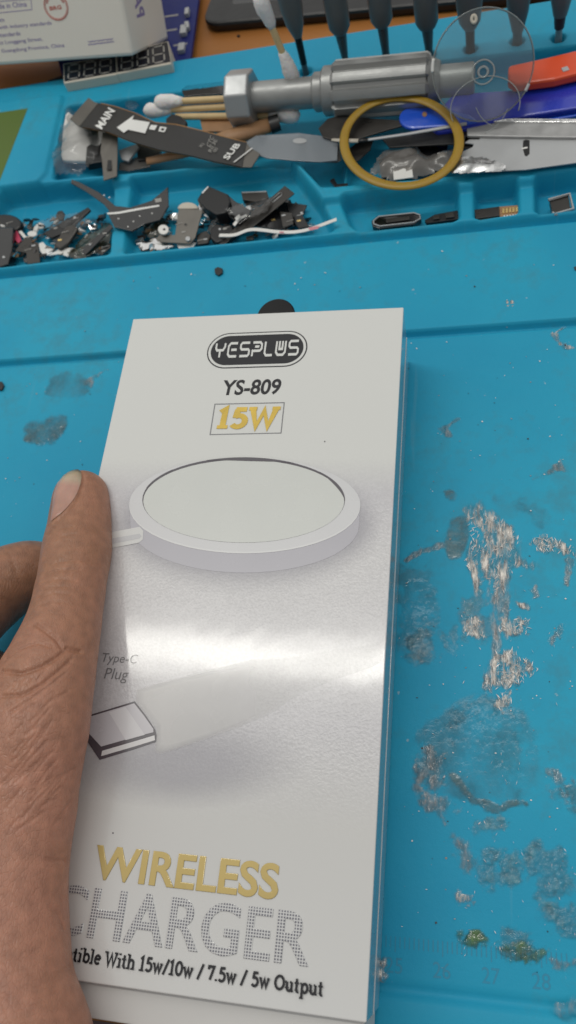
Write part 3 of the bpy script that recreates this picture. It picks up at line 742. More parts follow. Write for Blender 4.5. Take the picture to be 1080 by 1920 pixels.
def face_mat():
    m, nt, p = newmat('printed white card with gloss film')
    tc = N(nt, 'ShaderNodeTexCoord'); sp_ = N(nt, 'ShaderNodeSeparateXYZ'); nt.links.new(tc.outputs['Object'], sp_.inputs[0])
    yn = N(nt, 'ShaderNodeMath', operation='DIVIDE'); yn.inputs[1].default_value = BH * S; nt.links.new(sp_.outputs['Y'], yn.inputs[0])
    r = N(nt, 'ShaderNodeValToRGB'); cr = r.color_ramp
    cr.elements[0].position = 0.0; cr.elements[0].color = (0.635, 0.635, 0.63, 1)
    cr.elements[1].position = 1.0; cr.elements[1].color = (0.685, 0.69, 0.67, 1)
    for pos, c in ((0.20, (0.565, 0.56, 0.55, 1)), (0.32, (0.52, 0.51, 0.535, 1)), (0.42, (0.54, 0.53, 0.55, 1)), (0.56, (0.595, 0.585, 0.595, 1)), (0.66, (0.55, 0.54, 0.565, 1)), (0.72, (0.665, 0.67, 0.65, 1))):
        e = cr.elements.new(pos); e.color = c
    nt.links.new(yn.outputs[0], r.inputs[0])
    # pearl grain of the print
    g = N(nt, 'ShaderNodeTexNoise'); g.inputs['Scale'].default_value = 1900; g.inputs['Detail'].default_value = 2
    nt.links.new(tc.outputs['Object'], g.inputs['Vector'])
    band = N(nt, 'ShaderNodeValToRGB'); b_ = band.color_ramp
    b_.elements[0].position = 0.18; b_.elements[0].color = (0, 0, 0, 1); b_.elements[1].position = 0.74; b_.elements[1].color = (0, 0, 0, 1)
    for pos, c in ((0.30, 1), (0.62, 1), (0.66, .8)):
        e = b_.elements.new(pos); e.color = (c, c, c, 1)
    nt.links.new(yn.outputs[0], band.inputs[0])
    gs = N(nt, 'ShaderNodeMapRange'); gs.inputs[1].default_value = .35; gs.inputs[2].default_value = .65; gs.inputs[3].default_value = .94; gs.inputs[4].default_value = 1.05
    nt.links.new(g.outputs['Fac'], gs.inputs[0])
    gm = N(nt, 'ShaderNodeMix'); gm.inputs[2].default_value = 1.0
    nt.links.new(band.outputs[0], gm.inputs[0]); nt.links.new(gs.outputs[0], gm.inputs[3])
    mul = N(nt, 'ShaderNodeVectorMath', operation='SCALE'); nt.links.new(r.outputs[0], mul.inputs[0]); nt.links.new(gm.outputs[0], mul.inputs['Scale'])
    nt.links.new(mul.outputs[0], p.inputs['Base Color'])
    p.inputs['Roughness'].default_value = 0.26
    p.inputs['Specular IOR Level'].default_value = 0.55
    bm_ = N(nt, 'ShaderNodeMath', operation='MULTIPLY'); bm_.inputs[1].default_value = 0.35; nt.links.new(band.outputs[0], bm_.inputs[0])
    b = N(nt, 'ShaderNodeBump'); b.inputs['Distance'].default_value = 0.0002
    nt.links.new(bm_.outputs[0], b.inputs['Strength']); nt.links.new(g.outputs['Fac'], b.inputs['Height']); nt.links.new(b.outputs[0], p.inputs['Normal'])
    p.inputs['Coat Weight'].default_value = .8
    cz = N(nt, 'ShaderNodeTexNoise'); cz.inputs['Scale'].default_value = 35; cz.inputs['Detail'].default_value = 7
    nt.links.new(tc.outputs['Object'], cz.inputs['Vector'])
    cq = N(nt, 'ShaderNodeMapRange'); cq.inputs[1].default_value = .3; cq.inputs[2].default_value = .7; cq.inputs[3].default_value = .08; cq.inputs[4].default_value = .125
    nt.links.new(cz.outputs['Fac'], cq.inputs[0]); nt.links.new(cq.outputs[0], p.inputs['Coat Roughness'])
    w = N(nt, 'ShaderNodeTexNoise'); w.inputs['Scale'].default_value = 60; w.inputs['Detail'].default_value = 2
    nt.links.new(tc.outputs['Object'], w.inputs['Vector'])
    b2 = N(nt, 'ShaderNodeBump'); b2.inputs['Strength'].default_value = 0.032; b2.inputs['Distance'].default_value = 0.002
    nt.links.new(w.outputs['Fac'], b2.inputs['Height']); nt.links.new(b2.outputs[0], p.inputs['Coat Normal'])
    return m
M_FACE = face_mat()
M_BOXS = simple('glossy side with mat reflection painted in', (0.36, 0.43, 0.48), 0.3, var=0.02, coat=1.0, coat_r=0.08)  # shade and the mat's blue reflection are put into the base colour
M_BOXI = simple('white inner card', (0.60, 0.59, 0.58), 0.45, var=0.03)

def lbox(name, x0, x1, y0, y1, z0, z1, mat, bevel=0.0, parent=box):
    vs = [(x, y, z) for z in (z0, z1) for y in (y0, y1) for x in (x0, x1)]
    fs = [(0, 1, 3, 2), (4, 5, 7, 6), (0, 1, 5, 4), (2, 3, 7, 6), (0, 2, 6, 4), (1, 3, 7, 5)]
    return mk(name, vs, fs, mat, parent, local=True, bevel=bevel)
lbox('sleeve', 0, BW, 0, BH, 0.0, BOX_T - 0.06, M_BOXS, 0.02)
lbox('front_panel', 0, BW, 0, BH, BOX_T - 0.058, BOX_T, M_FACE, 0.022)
lbox('inner_tray', 0.06, BW - 0.06, -0.62, 0.0 - .002, 0.1, BOX_T - 0.22, M_BOXI, 0.02)
M_SEAM = simple('sleeve edge', (0.58, 0.60, 0.62), 0.3, var=0.02)
lbox('sleeve_edge', BW, BW + 0.012, 0.0, BH, BOX_T * 0.45, BOX_T * 0.47, M_SEAM)
# black hanging loop at the top edge
top_c = Fc(515, 586)[0]
lv, lf = [], []
pts = [(top_c + 0.54 * math.cos(a), BH + 0.002 + 0.60 * math.sin(a)) for a in np.linspace(0, math.pi, 25)]
vs_ = [Vector((x, y, BOX_T - .12)) for x, y in pts]
v2, f2 = prism(vs_, (0, 0, -0.5))
M_LOOP = simple('black satin loop', (0.006, 0.006, 0.007), .3, spec=.3)
mk('hanging_loop', v2, f2, M_LOOP, box, local=True, bevel=0.05)

ZP = BOX_T            # print layers start here
M_INK = simple('black print', (0.016, 0.016, 0.02), 0.4, var=0.1, spec=.3, coat=0.25, coat_r=0.1)
M_INKGR = simple('grey print on card', (0.18, 0.18, 0.19), 0.35, var=0.1, coat=0.8, coat_r=0.1)
M_GOLD = simple('embossed gold foil', (0.46, 0.345, 0.12), 0.38, metal=0.35, var=0.1, coat=0.5)
def pmat(name, col, var=0.02):
    return simple(name, col, 0.27, var=var, rvar=.01, spec=.55, coat=.8, coat_r=0.1)
PR = dict(ring=pmat('printed ring', (0.635, 0.635, 0.65)), glass=pmat('printed charger top', (0.62, 0.635, 0.61)), side=pmat('printed charger side', (0.44, 0.43, 0.475)),
          halo=pmat('printed shadow', (0.60, 0.595, 0.63)), metal=pmat('printed plug metal', (0.53, 0.515, 0.55)), dark=pmat('printed plug outline', (0.075, 0.065, 0.08)),
          wht=pmat('printed plug highlight', (0.66, 0.65, 0.66)), bodyc=pmat('printed plug body', (0.70, 0.685, 0.67)), cord=pmat('printed cord', (0.64, 0.64, 0.635)),
          cordl=pmat('printed cord shade', (0.52, 0.52, 0.54)))
def art(name, poly, lay, mat):
    p = [(*Fc(u, v), ZP + 0.003 * lay) for u, v in poly]
    return mk(name, p, [tuple(range(len(p)))], mat, box, local=True)
def fade_mat(name, core, edge):
    """print that fades out to the card colour towards its rim (vertex attribute 'f')"""
    m = pmat(name, core[:3]); nt = m.node_tree; p = nt.nodes['Principled BSDF']
    at = N(nt, 'ShaderNodeAttribute', attribute_name='fade')
    tr = N(nt, 'ShaderNodeBsdfTransparent'); mx = N(nt, 'ShaderNodeMixShader')
    nt.links.new(at.outputs['Fac'], mx.inputs[0]); nt.links.new(tr.outputs[0], mx.inputs[1]); nt.links.new(p.outputs[0], mx.inputs[2])
    nt.links.new(mx.outputs[0], nt.nodes['Material Output'].inputs['Surface'])
    return m
def soft_art(name, rings, lay, mat):
    """rings: list of (px polygon, weight), outermost first, all with the same count"""
    vs, fs, wt = [], [], []
    n = len(rings[0][0])
    for poly, w in rings:
        vs += [(*Fc(u, v), ZP + 0.003 * lay) for u, v in poly]; wt += [w] * n
    for k in range(len(rings) - 1):
        for i in range(n):
            j = (i + 1) % n
            fs.append((k * n + i, k * n + j, (k + 1) * n + j, (k + 1) * n + i))
    fs.append(tuple((len(rings) - 1) * n + i for i in range(n)))
    if name == 'plug_picture_body':
        us = [q[0] for poly, w in rings for q in poly]
        wt = [w * (1 - .8 * min(1, max(0, (u - 340) / 230))) for w, u in zip(wt, us)]
    o = mk(name, vs, fs, mat, box, local=True)
    a = o.data.attributes.new('fade', 'FLOAT', 'POINT'); a.data.foreach_set('value', wt)
    return o
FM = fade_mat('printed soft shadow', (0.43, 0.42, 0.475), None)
rings = [(ell(460, 985, 264 - 50 * q, 134 - 50 * q, 48), w) for q, w in ((0, 0.0), (.3, .07), (.6, .2), (.85, .36), (1.0, .45))]
soft_art('charger_picture_shadow', [([(min(u, 722 - (v - 900) * .05), v) for u, v in p], w) for p, w in rings], 1, FM)
out_low = ell(459, 985, 216, 88, 48)
art('charger_picture_side', ell(459, 950, 216, 88, 24, 180, 360) + ell(459, 985, 214, 89, 24, 0, 180), 2, PR['side'])
art('charger_picture_rim', ell(459, 947, 217, 89, 56), 3, PR['ring'])
art('charger_picture_highlight', ell(459, 949, 216.5, 89, 24, 0, 180) + ell(459, 946, 216, 89, 24, 0, 180)[::-1], 4, pmat('printed rim highlight', (0.70, 0.70, 0.705)))
art('charger_picture_outline', ell(457, 938, 190, 80, 56), 4, PR['dark'])
art('charger_picture_top', ell(457.3, 940.2, 188.3, 77.6, 56), 5, PR['glass'])
def arcband(a0, a1, t0):
    o_ = ell(457, 938, 190, 80, 16, a0, a1); n_ = len(o_)
    i_ = [(457 + (u - 457) * (1 - t0 * math.sin(math.pi * k / (n_ - 1)) / 190), 938 + (v - 938) * (1 - t0 * math.sin(math.pi * k / (n_ - 1)) / 80)) for k, (u, v) in enumerate(o_)]
    return o_ + i_[::-1][1:-1]
art('charger_picture_reflection', arcband(248, 300, 7), 6, PR['dark'])
art('charger_picture_reflection', arcband(318, 362, 6), 6, PR['dark'])
art('charger_picture_reflection', arcband(196, 226, 4.5), 6, PR['dark'])
art('cord_stub_picture', [(160, 1008), (205, 999), (262, 988), (269, 996), (268, 1012), (260, 1018), (205, 1029), (160, 1038)], 4, PR['cord'])
art('cord_stub_picture_shade', [(160, 1019), (205, 1011), (262, 1001), (266, 1006), (262, 1010), (205, 1021), (160, 1029)], 5, PR['cordl'])
# plug
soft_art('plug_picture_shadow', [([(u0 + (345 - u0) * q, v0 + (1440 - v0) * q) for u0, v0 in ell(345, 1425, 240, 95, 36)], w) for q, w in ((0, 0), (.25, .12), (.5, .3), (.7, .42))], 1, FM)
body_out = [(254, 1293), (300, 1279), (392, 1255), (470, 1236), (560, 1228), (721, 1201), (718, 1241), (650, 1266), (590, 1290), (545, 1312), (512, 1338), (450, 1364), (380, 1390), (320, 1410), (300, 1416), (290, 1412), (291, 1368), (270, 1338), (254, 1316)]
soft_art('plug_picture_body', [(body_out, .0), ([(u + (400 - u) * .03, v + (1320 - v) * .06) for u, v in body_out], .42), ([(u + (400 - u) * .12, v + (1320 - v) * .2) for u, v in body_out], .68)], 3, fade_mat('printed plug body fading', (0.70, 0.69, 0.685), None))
art('plug_picture_outline', [(140, 1349), (171, 1340), (253, 1315), (274, 1342), (291, 1368), (294, 1378), (293, 1391), (255, 1404), (187, 1425), (165, 1392), (140, 1380)], 4, PR['dark'])
art('plug_picture_metal', [(150, 1350), (172, 1343), (252, 1319), (271, 1343), (288, 1367), (288, 1373), (250, 1383), (190, 1400), (166, 1374), (150, 1362)], 5, PR['metal'])
PR['sheen'] = pmat('printed plug sheen', (0.62, 0.61, 0.635))
art('plug_picture_sheen', [(205, 1336), (236, 1326), (272, 1378), (236, 1388)], 6, PR['sheen'])
art('plug_picture_band', [(192, 1408), (250, 1391), (290, 1379), (291, 1388), (252, 1400), (190, 1418)], 5, PR['wht'])
art('print_speck', ell(212, 1562, 1.6, 1.6, 8), 2, PR['dark'])
art('print_speck', ell(609, 828, 1.4, 1.4, 8), 2, PR['dark'])

def put_text(name, geo, quad, lay, mat, shear=0.0, zs=0.0, flatz=True):
    """quad: photo pixels of lower-left, lower-right, upper-left of the word on the face"""
    tv, tf = geo[0], geo[1]
    a = Vector((*Fc(*quad[0]), 0)); b = Vector((*Fc(*quad[1]), 0)); c = Vector((*Fc(*quad[2]), 0))
    X = b - a; Yv = c - a
    # keep the word's baseline on the box's own horizontal
    X = Vector((X.length, 0, 0)); hy = abs(Yv.y)
    vs = [a + X * v.x + Vector((shear * hy * v.y, hy * v.y, ZP + 0.003 * lay + (v.z * zs))) for v in tv]
    return mk(name, vs, tf, mat, box, local=True, smooth=not flatz, auto=40 if not flatz else None)

# badge
badge = None
def pill(u0, v0, u1, v1, inset, lay, mat, name, parent=box):
    (x0, y1), (x1, y0) = Fc(u0, (v0 + v1) / 2), Fc(u1, (v0 + v1) / 2)
    yt = Fc((u0 + u1) / 2, v0)[1]; yb = Fc((u0 + u1) / 2, v1)[1]
    x0 += inset; x1 -= inset; yt -= inset; yb += inset
    r = (yt - yb) / 2 * .98; cy_ = (yt + yb) / 2
    p = [(x1 - r + r * math.cos(a), cy_ + r * math.sin(a)) for a in np.linspace(-math.pi / 2, math.pi / 2, 20)] + \
        [(x0 + r + r * math.cos(a), cy_ + r * math.sin(a)) for a in np.linspace(math.pi / 2, 3 * math.pi / 2, 20)]
    return mk(name, [(x, y, ZP + .003 * lay) for x, y in p], [tuple(range(len(p)))], mat, parent, local=True), (x0, x1, yb, yt)
bd, _ = pill(389, 622, 576, 690, 0, 1, M_INK, 'badge')
PRW = pmat('printed white', (0.685, 0.69, 0.67))
pill(389, 622, 576, 690, 0.035, 2, PRW, 'badge_border', bd)
_, (qx0, qx1, qy0, qy1) = pill(389, 622, 576, 690, 0.105, 3, M_INK, 'badge_field', bd)
LG = {
 'Y': (.98, [[(.0, .95), (.0, .62), (.12, .48), (.42, .48)], [(.86, .95), (.86, .72), (.70, .48), (.42, .48)], [(.42, .48), (.42, .0)]]),
 'E': (.95, [[(.86, .92), (.2, .92), (.02, .74), (.02, .2), (.2, .04), (.86, .04)], [(.30, .48), (.82, .48)]]),
 'S': (.95, [[(.86, .92), (.14, .92), (.02, .80), (.02, .60), (.14, .48), (.74, .48), (.86, .38), (.86, .16), (.74, .04), (.0, .04)]]),
 'P': (.95, [[(.02, .0), (.02, .36), (.7, .36), (.86, .5), (.86, .78), (.7, .92), (.0, .92)], [(.22, .64), (.62, .64)]]),
 'L': (.85, [[(.02, .95), (.02, .2), (.16, .04), (.74, .04)]]),
 'U': (.98, [[(.02, .95), (.02, .22), (.2, .04), (.68, .04), (.86, .22), (.86, .95)], [(.30, .95), (.30, .42), (.58, .42), (.58, .95)]]),
}
lines = []; x = 0
for c in 'YESPLUS':
    adv, st = LG[c]; lines += [[(x + p[0], p[1]) for p in q] for q in st]; x += adv + .22
sv, sf = strokes(lines, .165, 0, .001)
x -= .22; w_, h_ = (qx1 - qx0) * .90, (qy1 - qy0) * .50
mk('badge_lettering', [(qx0 + (qx1 - qx0) * .055 + v.x / x * w_, qy0 + (qy1 - qy0) * .27 + v.y * h_, ZP + .012 + v.z) for v in sv], sf, PRW, bd, local=True)

put_text('model_number', text2d('YS-809', 0.026), [(413, 742), (524, 739), (413, 713)], 1, M_INK, shear=.06)
# 15W in its frame
a = Fc(394, 815); b = Fc(527, 812); c = Fc(403, 758); d = Fc(533, 755)
def frame_line(p, q, w, lay):
    p = Vector((*p, 0)); q = Vector((*q, 0)); t_ = (q - p).normalized(); nrm = Vector((-t_.y, t_.x, 0)) * w / 2
    return [(v.x, v.y, ZP + .003 * lay) for v in (p + nrm - t_ * w / 2, p - nrm - t_ * w / 2, q - nrm + t_ * w / 2, q + nrm + t_ * w / 2)]
fv, ff = [], []
for k, (p, q) in enumerate(((a, b), (b, d), (d, c), (c, a))):
    o = len(fv); fv += [(x_, y_, z_ + .0004 * k) for x_, y_, z_ in frame_line(p, q, .028, 1)]; ff.append((o, o + 1, o + 2, o + 3))
mk('wattage_frame', fv, ff, M_INKGR, box, local=True)
def slab_solid(s, w, depth):
    """raised slab lettering: strips given thickness"""
    sv_, sf_, width = slab2d(s, w, 0.012)
    n = len(sv_); vs = list(sv_) + [Vector((v.x, v.y, -depth)) for v in sv_]; fs = list(sf_)
    ed = {}
    for f in sf_:
        for i in range(4):
            e = (f[i], f[(i + 1) % 4]); kx = tuple(sorted(e)); ed.setdefault(kx, []).append(e)
    for kx, l in ed.items():
        if len(l) == 1: i, j = l[0]; fs.append((i, i + n, j + n, j))
    return [Vector((v.x / width, v.y, v.z)) for v in vs], fs
M_GOLD2 = simple('bright gold foil', (0.62, 0.43, 0.07), 0.3, metal=0.5, var=0.15, coat=0.6)
sv, sf = slab_solid('15W', .23, .3)
put_text('wattage_lettering', (sv, sf), [(404, 803), (520, 800), (404, 766)], 5, M_GOLD2, shear=.05, zs=.03)

put_text('plug_caption', text2d('Type-C', -0.004), [(187, 1246), (254, 1249), (187, 1224)], 4, M_INKGR, shear=.11)
put_text('plug_caption', text2d('Plug', -0.004), [(193, 1279), (236, 1281), (193, 1252)], 4, M_INKGR, shear=.11)

g = text2d('WIRELESS', 0.014, extrude=.012, bevel=.012)
put_text('title_lettering', g, [(171, 1648), (520, 1690), (171, 1582)], 2, M_GOLD, zs=.6, flatz=False)
def dot_mat():
    m, nt, p = newmat('silver dot print')
    tc = N(nt, 'ShaderNodeTexCoord')
    mp = N(nt, 'ShaderNodeVectorMath', operation='SCALE'); mp.inputs['Scale'].default_value = 1 / (0.056 * S)
    fr = N(nt, 'ShaderNodeVectorMath', operation='FRACTION'); nt.links.new(tc.outputs['Object'], mp.inputs[0]); nt.links.new(mp.outputs[0], fr.inputs[0])
    sx_ = N(nt, 'ShaderNodeSeparateXYZ'); nt.links.new(fr.outputs[0], sx_.inputs[0])
    l1 = N(nt, 'ShaderNodeMath', operation='GREATER_THAN'); l1.inputs[1].default_value = .36; nt.links.new(sx_.outputs[0], l1.inputs[0])
    l2 = N(nt, 'ShaderNodeMath', operation='GREATER_THAN'); l2.inputs[1].default_value = .36; nt.links.new(sx_.outputs[1], l2.inputs[0])
    ml = N(nt, 'ShaderNodeMath', operation='MULTIPLY'); nt.links.new(l1.outputs[0], ml.inputs[0]); nt.links.new(l2.outputs[0], ml.inputs[1])
    mx = N(nt, 'ShaderNodeMix', data_type='RGBA'); mx.inputs[6].default_value = (.60, .60, .60, 1); mx.inputs[7].default_value = (.14, .14, .17, 1)
    nt.links.new(ml.outputs[0], mx.inputs[0]); nt.links.new(mx.outputs[2], p.inputs['Base Color'])
    p.inputs['Roughness'].default_value = .3; p.inputs['Coat Weight'].default_value = 1; p.inputs['Coat Roughness'].default_value = .12
    return m
g = text2d('CHARGER', 0.002, extrude=.01, bevel=.01)
put_text('title_lettering', g, [(87, 1749), (578, 1818), (87, 1653)], 2, dot_mat(), zs=.6, flatz=False)
sv, sf, wd = slab2d('Compatible With 15w/10w / 7.5w / 5w Output', .19, .0006, gap=.045)
sv = [Vector((v.x / wd, v.y, v.z)) for v in sv]
a_in, b_in = Fc(58, 1788), Fc(607, 1872)
yb = Fc(450, 1846)[1]; hh = Fc(300, 1798)[1] - Fc(300, 1826)[1]
mk('output_lettering', [(a_in[0] + (b_in[0] - a_in[0]) * v.x, yb + hh * v.y * 1.0, ZP + .003 + v.z) for v in sv], sf, M_INK, box, local=True)
# ------------------------------------------------------------------ hand
def skin_mat():
    m, nt, p = newmat('skin')
    tc = N(nt, 'ShaderNodeTexCoord')
    a = N(nt, 'ShaderNodeTexNoise'); a.inputs['Scale'].default_value = 85; a.inputs['Detail'].default_value = 7; a.inputs['Roughness'].default_value = .65
    b = N(nt, 'ShaderNodeTexNoise'); b.inputs['Scale'].default_value = 420; b.inputs['Detail'].default_value = 4
    for q in (a, b): nt.links.new(tc.outputs['Object'], q.inputs['Vector'])
    at = N(nt, 'ShaderNodeAttribute', attribute_name='ruddy')
    ad = N(nt, 'ShaderNodeMath', operation='ADD'); nt.links.new(at.outputs['Fac'], ad.inputs[0])
    s2 = N(nt, 'ShaderNodeMapRange'); s2.inputs[1].default_value = .3; s2.inputs[2].default_value = .7; s2.inputs[3].default_value = -.3; s2.inputs[4].default_value = .3
    nt.links.new(a.outputs['Fac'], s2.inputs[0]); nt.links.new(s2.outputs[0], ad.inputs[1])
    r = N(nt, 'ShaderNodeValToRGB')
    r.color_ramp.elements[0].position = 0.0; r.color_ramp.elements[0].color = (0.345, 0.165, 0.095, 1)
    r.color_ramp.elements[1].position = 1.0; r.color_ramp.elements[1].color = (0.42, 0.195, 0.13, 1)
    nt.links.new(ad.outputs[0], r.inputs[0])
    mx = N(nt, 'ShaderNodeMix', data_type='RGBA', blend_type='MULTIPLY'); mx.inputs[0].default_value = 1
    mr = N(nt, 'ShaderNodeMapRange'); mr.inputs[1].default_value = .3; mr.inputs[2].default_value = .7; mr.inputs[3].default_value = .82; mr.inputs[4].default_value = 1.12
    nt.links.new(b.outputs['Fac'], mr.inputs[0]); nt.links.new(r.outputs[0], mx.inputs[6]); nt.links.new(mr.outputs[0], mx.inputs[7])
    nt.links.new(mx.outputs[2], p.inputs['Base Color'])
    p.inputs['Roughness'].default_value = .40; p.inputs['Specular IOR Level'].default_value = .5
    p.inputs['Subsurface Weight'].default_value = .12; p.inputs['Subsurface Radius'].default_value = (1, .35, .2); p.inputs['Subsurface Scale'].default_value = .0025
    v = N(nt, 'ShaderNodeTexVoronoi', feature='DISTANCE_TO_EDGE'); v.inputs['Scale'].default_value = 1500
    w = N(nt, 'ShaderNodeMapping'); w.inputs['Rotation'].default_value = (0, 0, math.radians(-35)); w.inputs['Scale'].default_value = (1, .45, 1)
    nt.links.new(tc.outputs['Object'], w.inputs[0]); nt.links.new(w.outputs[0], v.inputs['Vector'])
    vm = N(nt, 'ShaderNodeMapRange'); vm.inputs[2].default_value = .12; nt.links.new(v.outputs[0], vm.inputs[0])
    sm_ = N(nt, 'ShaderNodeMath', operation='ADD'); nt.links.new(vm.outputs[0], sm_.inputs[0]); nt.links.new(b.outputs['Fac'], sm_.inputs[1])
    bp = N(nt, 'ShaderNodeBump'); bp.inputs['Strength'].default_value = .3; bp.inputs['Distance'].default_value = .0003
    nt.links.new(sm_.outputs[0], bp.inputs['Height']); nt.links.new(bp.outputs[0], p.inputs['Normal'])
    return m
M_SKIN = skin_mat()
zb = lambda u, v: V(u, v, 2.2).z
def chain(pts, seg=28):
    """pts: (u, v, z, radius_px[, flatten]) -> tube"""
    P = [V(u, v, z) for u, v, z, *r in pts]
    def cm(u, v, z, r):
        q = Vector(wray(u, v)); k = (z - CAM_H) / q.z
        return r * k * q.length / math.hypot(math.hypot(u - CX, v - CY), F_PX)
    R = [cm(*q[:4]) for q in pts]
    n = (len(pts) - 1) * 6 + 1
    PP = smoothline(P, n); RR = [x.x for x in smoothline([Vector((r, 0, 0)) for r in R], n)]
    fl = [x.x for x in smoothline([Vector((q[4] if len(q) > 4 else 1, 0, 0)) for q in pts], n)]
    # rounded ends
    def dome(P0, P1, r, f):
        d = (P0 - P1).normalized()
        return [(P0 + d * r * math.sin(a) * .95, r * math.cos(a), f) for a in (1.50, 1.3, 1.05, .75, .4)]
    st = dome(PP[0], PP[1], RR[0], fl[0]); en = dome(PP[-1], PP[-2], RR[-1], fl[-1])[::-1]
    A = [s[0] for s in st] + PP + [s[0] for s in en]
    B = [(s[1], s[1] * s[2]) for s in st] + [(r, r * f) for r, f in zip(RR, fl)] + [(s[1], s[1] * s[2]) for s in en]
    return tube(A, B, seg, up=(0, 0, 1))
geo = join(
    # thumb and the ball of the thumb down to the wrist
    chain([(152, 932, 2.85, 54, .92), (149, 985, 2.98, 60, .95), (144, 1035, 3.10, 65), (135, 1095, 3.25, 65), (122, 1160, 3.45, 70), (103, 1225, 3.65, 82), (78, 1300, 3.8, 98, .95), (58, 1380, 3.8, 108, .92), (40, 1460, 3.7, 112, .9), (22, 1560, 3.6, 116, .9), (8, 1660, 3.6, 121, .9), (2, 1760, 3.6, 128, .9), (0, 1860, 3.6, 142, .9), (10, 1960, 3.5, 165, .9), (10, 2080, 3.4, 185, .85)]),
    # index finger, curled down beside the box
    chain([(-170, 1300, 2.6, 100), (-90, 1180, 2.2, 80), (-20, 1115, 1.7, 72), (35, 1082, 1.35, 66), (80, 1075, 1.0, 60), (112, 1085, .75, 54)]),
    # the other fingers, under the palm beside the box
    chain([(-230, 1400, 2.2, 100), (-165, 1305, 1.5, 78), (-80, 1262, .95, 66), (0, 1290, .7, 58), (45, 1305, .58, 50)]),
    chain([(-240, 1520, 2.0, 100), (-160, 1420, 1.3, 80), (-80, 1370, .95, 70), (-10, 1365, .75, 60), (35, 1375, .6, 52)]),
    chain([(-230, 1650, 1.9, 90), (-170, 1560, 1.2, 74), (-100, 1520, .9, 64), (-40, 1515, .7, 54), (-5, 1522, .6, 48)]),
    # palm and wrist
    chain([(-140, 1330, 3.0, 120, .7), (-130, 1450, 3.0, 160, .7), (-110, 1600, 3.0, 175, .75), (-90, 1760, 3.1, 180, .8), (-60, 1950, 3.2, 190, .85), (-30, 2180, 3.3, 200, .85), (0, 2480, 3.8, 205, .9), (40, 3000, 4.6, 225, .95), (80, 4200, 5.6, 260)]),
)
tmp = mk('tmp_hand', geo[0], geo[1], None)
rm = tmp.modifiers.new('r', 'REMESH'); rm.mode = 'VOXEL'; rm.voxel_size = 0.055 * S
sm_ = tmp.modifiers.new('s', 'SMOOTH'); sm_.factor = .5; sm_.iterations = 14
ss = tmp.modifiers.new('ss', 'SUBSURF'); ss.levels = 1; ss.render_levels = 1
bpy.context.view_layer.update()
dg = bpy.context.evaluated_depsgraph_get()
hm = bpy.data.meshes.new_from_object(tmp.evaluated_get(dg))
off = tmp.location.copy()
bpy.data.objects.remove(tmp)
hm.name = 'hand'
nv = len(hm.vertices)
co = np.empty(nv * 3); hm.vertices.foreach_get('co', co); co = co.reshape(-1, 3)
wco = (co + np.array(off)) / S            # world cm
nr = np.empty(nv * 3); hm.vertices.foreach_get('normal', nr); nr = nr.reshape(-1, 3)
bvh = BVHTree.FromPolygons([tuple(p) for p in wco], [tuple(p.vertices) for p in hm.polygons])
def hit(u, v):
    loc, nn, i, d = bvh.ray_cast(Vector(CAM), Vector(wray(u, v)).normalized())
    return loc, nn
def crease(pts, depth, sig, n=40):
    global wco
    for q in lerp_poly([Vector((a, b, 0)) for a, b in pts], n):
        loc, nn = hit(q.x, q.y)
        if loc is None: continue
        CR.append((np.array(loc), depth * 1.45, sig * .9))
CR = []
creases = [
 ([(66, 1170), (84, 1182), (105, 1198), (120, 1220)], .035, .035),
 ([(2, 1258), (39, 1262), (78, 1250), (108, 1232), (126, 1216), (150, 1222)], .045, .04),
 ([(2, 1304), (39, 1303), (78, 1284), (113, 1256), (130, 1240)], .035, .035),
 ([(10, 1235), (40, 1215), (70, 1205), (96, 1212)], .025, .035),
 ([(20, 1335), (60, 1310), (100, 1280), (122, 1262)], .02, .03),
 ([(86, 1062), (110, 1054), (150, 1050), (185, 1060)], .014, .03), ([(84, 1078), (112, 1070), (150, 1068)], .014, .03),
 ([(80, 1092), (112, 1086), (140, 1088)], .012, .03), ([(72, 1120), (100, 1112), (130, 1114)], .012, .03), ([(70, 1134), (100, 1128), (124, 1130)], .010, .03),
 ([(76, 1106), (100, 1100), (132, 1101)], .012, .03),
 ([(86, 1611), (104, 1614), (122, 1613)], .02, .03), ([(95, 1700), (112, 1715), (120, 1740)], .02, .04),
 ([(0, 1020), (20, 1040), (30, 1070)], .01, .05),
 ([(155, 886), (157, 902), (148, 931), (127, 959), (100, 981)], .03, .03), ([(90, 985), (110, 992), (135, 988)], .012, .03), ([(84, 1000), (112, 1006), (140, 1002)], .012, .03),
]
for k in range(46):       # oblique skin lines over the back of the thumb joint
    rr = random.Random(k); u = rr.uniform(-5, 110); v = rr.uniform(1270, 1560)
    L = rr.uniform(25, 60); a = math.radians(rr.uniform(-58, -32))
    creases.append(([(u, v), (u + L * .5 * math.cos(a), v + L * .5 * math.sin(a) + rr.uniform(-3, 3)), (u + L * math.cos(a), v + L * math.sin(a))], .011, .025))
for c in creases: crease(*c)
disp = np.zeros(nv)
for p, d, s in CR:
    q = ((wco - p) ** 2).sum(1)
    disp = np.maximum(disp, d * np.exp(-q / (2 * s * s)))
# soft tendon and flesh relief
rel = np.array([noise.noise(Vector(p) * .9) * .03 + noise.noise(Vector(p) * 2.3) * .012 for p in wco])
wco2 = wco + nr * (rel - disp)[:, None]
